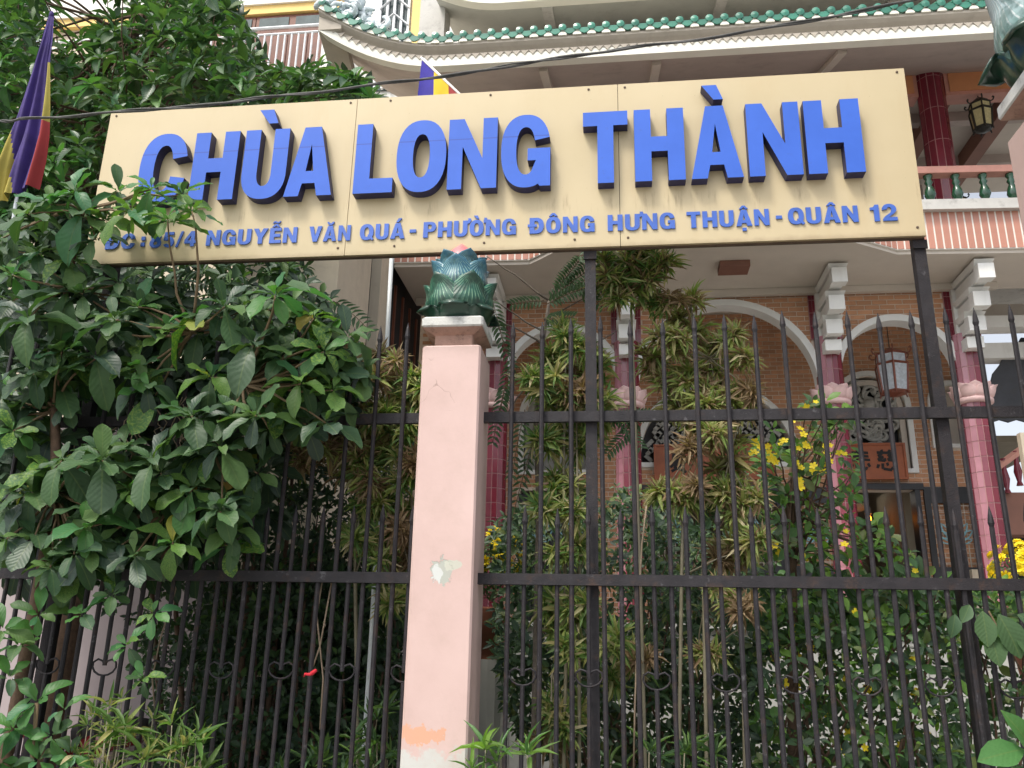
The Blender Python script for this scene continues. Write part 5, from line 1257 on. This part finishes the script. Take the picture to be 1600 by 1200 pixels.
fl.lathe([(.12, 0), (.14, .2), (.05, .26)], 6); fme = fl.mesh('flower', 'yellow_petal')
def flower(p, s, parent, d=None):
    o = link('flower', fme, parent); dd = Vector(d if d is not None else (rng.uniform(-.6, .6), -1, rng.uniform(-.2, .9))).normalized()
    o.matrix_basis = Matrix.Translation(p) @ dd.to_track_quat('Z', 'Y').to_matrix().to_4x4() @ Matrix.Rotation(rng.uniform(0, 6), 4, 'Z') @ Matrix.Scale(s, 4)
for (x, y) in ((1190, 700), (1200, 712), (1185, 715), (1207, 705), (1250, 712), (1256, 700), (1268, 630), (1272, 655), (1290, 690), (1300, 712), (1262, 725), (1258, 750), (1210, 845), (1230, 870), (1317, 828), (1265, 690), (1310, 705), (1240, 668), (1216, 700), (1180, 700), (1270, 870), (1300, 735), (1280, 745), (1330, 840), (1420, 890), (1390, 905)):
    for q in range(1 if y > 800 else 2): flower(at(x+rng.uniform(-13, 13), y+rng.uniform(-12, 12), rng.uniform(6.5, 6.9)), .031*rng.uniform(.7, 1.2), my)
for k in range(26): flower(at(rng.uniform(1190, 1480), rng.uniform(930, 1180), rng.uniform(6.7, 7.3)), .034*rng.uniform(.7, 1.2), my)
# ---- courtyard shrubs behind the right fence --------------------------
def bush(label, base, parts, stems, name='courtyard_shrub', cat='shrub', group='shrubs behind the right fence', n_obj=0):
    t = thing(name, label, cat, (base[0], base[1], 0), group); 
    for (kind, poly, n, Y0, Y1, size, wd, m, nn) in parts:
        L = Leaves(kind)
        for c in fill(poly, n, Y0, Y1): L.rosette(c, TOCAM+rng.uniform(-.8, .8, 3), nn, size*rng.uniform(.7, 1.2), wd, m, 30, 120)
        L.build(t, n_obj)
    tk = MB()
    for (a, c, Y) in stems: limb(tk, at(a[0], a[1], Y), at(c[0], c[1], Y), .013, .005, 7, .07)
    stuff(tk.build('stem', 'bark', t, True))
    return t
bush('dark fine leaved shrub between the pillar and the apricot tree', (.2, 7.2), [('small', [(770, 800), (960, 780), (1180, 850), (1190, 1050), (1000, 1090), (770, 1040)], 900, 7.0, 8.2, .10, .45, ['leaf_dark', 'leaf_mid'], 6), ('small', [(770, 1000), (900, 1000), (1180, 1000), (1180, 1260), (960, 1260), (800, 1140)], 900, 7.0, 8.6, .11, .45, ['leaf_dark', 'leaf_mid'], 6)],
     [((980+rng.uniform(-150, 150), 1300), (970+rng.uniform(-180, 180), rng.uniform(850, 1000)), 7.3) for k in range(14)])
bush('mixed green shrub with yellow blossoms low behind the fence at right', (1.8, 6.8), [('oval', [(1180, 900), (1500, 900), (1500, 1000), (1180, 1010)], 260, 6.6, 8.0, .12, .55, ['leaf_mid', 'leaf_mid', 'leaf_lime', 'leaf_shrub'], 6), ('oval', [(1180, 1000), (1520, 990), (1520, 1250), (1180, 1250)], 560, 6.4, 8.0, .11, .5, ['leaf_mid', 'leaf_mid', 'leaf_lime', 'leaf_dark'], 5)],
     [((1330+rng.uniform(-140, 140), 1300), (1350+rng.uniform(-180, 180), rng.uniform(900, 1060)), 6.9) for k in range(16)], n_obj=120)
bush('green shrub in the bottom right corner behind the fence', (3.0, 6.6), [('oval', [(1500, 920), (1620, 900), (1620, 1010), (1510, 1010)], 90, 6.6, 7.6, .12, .55, ['leaf_mid', 'leaf_lime'], 6), ('oval', [(1490, 1020), (1620, 1020), (1620, 1250), (1490, 1250)], 80, 6.6, 7.6, .12, .5, ['leaf_mid', 'leaf_shrub'], 5)],
     [((1560+rng.uniform(-50, 50), 1300), (1560+rng.uniform(-50, 50), 950), 7.0) for k in range(5)])
bush('leafy green shrub low on the terrace between bamboo and columns', (1.0, 8.5), [('oval', [(960, 760), (1200, 740), (1250, 860), (1180, 900), (960, 900)], 120, 8.2, 9.2, .10, .5, ['leaf_mid', 'leaf_dark', 'leaf_mid'], 6)], [((1080+rng.uniform(-80, 80), 1050), (1080+rng.uniform(-100, 100), 800), 8.6) for k in range(6)])
# big heart leaves by the right post
bg_ = thing('broad_leaf_vine', 'cluster of broad matt green leaves poking through the fence at right', 'vine', tuple(at(1545, 1000, 5.3)))
L = Leaves('oval')
for (x, y, dx, dz, s) in ((1492, 960, -.3, -1, .13), (1535, 955, -.05, -1, .20), (1560, 960, .35, -1, .25), (1545, 985, .1, -1, .2), (1585, 985, .5, -.7, .18), (1590, 960, .8, -.5, .15), (1515, 945, -.4, -.6, .12)):
    L.leaf(np.array(at(x, y, 5.3)), (dx, -.25, dz), (0, -1, .35), s, s*.62, 'leaf_fern')
for (x, y, dx, dz, s) in ((1600, 1170, -.6, -.1, .3), (1615, 1180, -.3, .6, .25)): L.leaf(np.array(at(x, y, 5.2)), (dx, -.25, dz), (0, -1, .6), s, s*.5, 'leaf_bright')
L.build(bg_, 20)
tb = MB(); tb.tube([at(1640, 1130, 5.5), at(1575, 1010, 5.45), at(1545, 955, 5.35)], .005, 5); tb.build('stem', 'twig', bg_, True)
# ---- yellow chrysanthemums in pots on the terrace -----------------------
def mums(x, y, Y, rad, n, label):
    c = at(x, y, Y); t = thing('chrysanthemum_pot', label, 'potted flowers', (c.x, Y, 0), 'yellow chrysanthemum pots')
    zb = c.z-rad*1.9
    MB().lathe([(rad*.42, -.45), (rad*.6, 0), (rad*.64, .02), (rad*.5, -.02)], 16, (c.x, Y, zb)).build('pot', 'pot', t, True)
    MB().lathe([(rad*.5, 0), (rad*.5, zb-.45)], 12, (c.x, Y, 0)).build('stand', 'white_tile', t)
    L = Leaves('small')
    for k in range(130):
        q = unit(rng.normal(size=3)); q[2] *= 1.1; L.rosette(np.array(c)+q*rad*rng.uniform(.4, .93)-np.array([0, 0, rad*.4]), q+np.array([0, 0, .3]), 6, .07, .35, ['leaf_mid', 'leaf_fern'], 20, 100)
    L.build(t, 0)
    hb_ = MB()
    for r_, z_ in ((1, 0), (.8, .3), (.5, .5)):
        for k in range(9):
            a = 2*math.pi*k/9+z_*3; d = np.array([math.cos(a), math.sin(a), 0]); l = np.array([-d[1], d[0], 0])
            hb_.add([l*.1, -l*.1, d*r_*.8-l*.2+np.array([0, 0, z_]), d*r_+np.array([0, 0, z_*1.1]), d*r_*.8+l*.2+np.array([0, 0, z_])], [(0, 1, 2, 3, 4)])
    me = hb_.mesh('bloom', 'yellow_petal')
    for k in range(n):
        q = unit(rng.normal(size=3)+np.array([0, -.7, .6])); o = link('bloom', me, t); p = Vector(np.array(c)+q*rad*np.array([1, 1, .85])*rng.uniform(.9, 1.05))
        o.matrix_basis = Matrix.Translation(p) @ Vector(q).to_track_quat('Z', 'Y').to_matrix().to_4x4() @ Matrix.Scale(.062*rng.uniform(.85, 1.2), 4)
mums(1594, 892, 9.2, .31, 48, 'pot of yellow chrysanthemums by the right hand column')
mums(770, 865, 8.4, .28, 45, 'pot of yellow chrysanthemums just right of the pink pillar')
# ---- grasses and plants along the foot of the fence ----------------------
def grass(label, pts, Y, mats, L0):
    c = at(*pts[0][:2], Y); t = thing('grass_clump', label, 'grass clump', (c.x, Y, 0), 'bamboo grass along the fence foot')
    L = Leaves('strap'); st_ = MB()
    for (x, y, n) in pts:
        for k in range(n):
            p = np.array(at(x+rng.uniform(-38, 38), y+rng.uniform(-25, 40), Y+rng.uniform(-.12, .1)))
            L.rosette(p, np.array([rng.uniform(-.8, .8), -.3, 1.0]), 7, L0*rng.uniform(.7, 1.2), .15, mats, 15, 85, .5); st_.tube([p-np.array([rng.uniform(-.05, .05), 0, .55]), p], .004, 4)
    L.build(t, 0); stuff(st_.build('stem', 'bamboo_cane', t, True))
grass('long bladed green grass clump at the foot of the fence at lower left', [(165, 1110, 7), (190, 1160, 9), (235, 1150, 7), (150, 1190, 6), (290, 1150, 7), (300, 1200, 6)], 5.15, ['leaf_bamboo_fresh', 'leaf_bamboo_fresh', 'leaf_bamboo'], .19)
grass('green grass clump at the foot of the fence against the pillar', [(580, 1120, 5), (610, 1170, 6), (550, 1180, 5), (470, 1180, 3), (510, 1200, 4)], 5.6, ['leaf_bamboo_fresh', 'leaf_fern'], .20)
grass('arching green grass right of the pillar at the bottom edge', [(765, 1190, 6), (790, 1200, 5)], 5.1, ['leaf_bamboo_fresh', 'leaf_lime'], .22)
grass('green grass tufts low behind the fence in the middle', [(1050, 1190, 4), (1120, 1200, 4), (960, 1200, 3)], 5.6, ['leaf_bamboo_fresh', 'leaf_fern'], .2)
lp = thing('low_plant', 'glossy green broad leaved plant in the bottom left corner', 'plant', tuple(Vector((at(50, 1090, 5.0).x, 5.0, 0))))
L = Leaves('obov')
for (x, y, s) in ((58, 1098, 1.0), (15, 1060, .8), (20, 1140, .9), (30, 1010, .8), (5, 985, .9), (110, 1180, .7), (80, 1150, .7), (0, 1190, 1), (60, 1190, .7), (100, 1110, .6), (200, 1010, .7), (130, 960, .7), (175, 930, .75), (240, 960, .6), (60, 960, .8), (225, 1060, .6)):
    L.rosette(np.array(at(x, y, 5.05)), TOCAM+rng.uniform(-.4, .4, 3), 7, .21*s, .5, ['leaf_bright', 'leaf_shrub', 'leaf_varieg'] if x > 150 else ['leaf_bright', 'leaf_bright', 'leaf_shrub'], 30, 100)
L.build(lp, 90); tk = MB(); tk.tube([(at(50, 1090, 5.05).x, 5.05, 0), at(50, 1190, 5.05), at(58, 1098, 5.05)], .012, 6); tk.build('stem', 'twig', lp, True)
# ---- dry vine tangled on the left upper rail ------------------------------
dv = MB(); rv = random.Random(3)
for k in range(16):
    x, y = rv.uniform(195, 300), rv.uniform(615, 650); pts = [at(x, y, 5.33)]
    for q in range(8): x += rv.uniform(-14, 10); y += rv.uniform(4, 18); pts.append(at(x, y, 5.33+rv.uniform(-.03, .05)))
    dv.tube(pts, .004, 5)
for path in (((215, 640), (180, 670), (130, 695), (100, 680), (75, 640)), ((300, 640), (250, 655), (200, 680), (140, 720), (110, 745)), ((290, 640), (295, 690), (275, 700), (285, 730)), ((258, 885), (275, 920), (250, 1000), (238, 1060), (245, 1150)), ((505, 900), (495, 960), (505, 1060), (500, 1140)), ((520, 900), (500, 1010), (488, 1045)), ((1010, 790), (1003, 850), (998, 950), (992, 1100), (990, 1200))):
    dv.tube([at(x, y, 5.47) for x, y in path], .0055, 5)
tag(dv.build('dry_vine', 'vine_dry', None, True), 'dead tangled vine stems hanging on the left fence', 'vine')
# ---- parked motorbike glimpsed through the left fence -----------------------
mb_ = thing('motorbike', 'dark red motorbike glimpsed behind the fence at lower left', 'motorbike', (-5.1, 8.1, 0)); mx = -5.1; my_ = 8.1
for dx in (-.62, .62):
    wt = MB(); pts = [(mx+dx+.27*math.cos(2*math.pi*i/20), my_, .29+.27*math.sin(2*math.pi*i/20)) for i in range(21)]; wt.tube(pts, .04, 8); wl = wt.build('wheel', 'bike_black', mb_, True)
    MB().tube([(mx+dx, my_-.05, .29), (mx+dx, my_+.05, .29)], .1, 10).build('hub', 'bike_chrome', wl)
bd = MB(); bd.tube([(mx+.7, my_, .75), (mx+.3, my_, .72), (mx-.05, my_, .5), (mx-.3, my_, .6), (mx-.5, my_, .95)], [.05, .13, .12, .11, .06], 10); bd.build('body', 'bike_red', mb_, True)
MB().tube([(mx+.75, my_, .86), (mx+.4, my_, .84), (mx+.05, my_, .76)], [.06, .12, .1], 10).build('seat', 'bike_black', mb_, True)
MB().tube([(mx-.62, my_, .29), (mx-.5, my_, .95), (mx-.47, my_, 1.05)], .035, 8).build('fork', 'bike_black', mb_, True)
MB().tube([(mx-.38, my_-.34, 1.08), (mx-.47, my_-.15, 1.06), (mx-.47, my_+.15, 1.06), (mx-.38, my_+.34, 1.08)], .017, 8).build('handlebar', 'bike_black', mb_, True)
MB().lathe([(.02, -.06), (.1, -.03), (.11, .03), (.03, .08)], 12, (mx-.56, my_, .98)).build('headlight', 'bike_chrome', mb_, True)
for s in (-1, 1):
    MB().tube([(mx-.4, my_+s*.28, 1.07), (mx-.36, my_+s*.34, 1.24)], .008, 6).build('mirror_stem', 'bike_black', mb_)
    MB().lathe([(.01, -.01), (.075, 0), (.07, .015), (.01, .02)], 12, (mx-.36, my_+s*.36, 1.25)).build('mirror', 'bike_chrome', mb_, True)
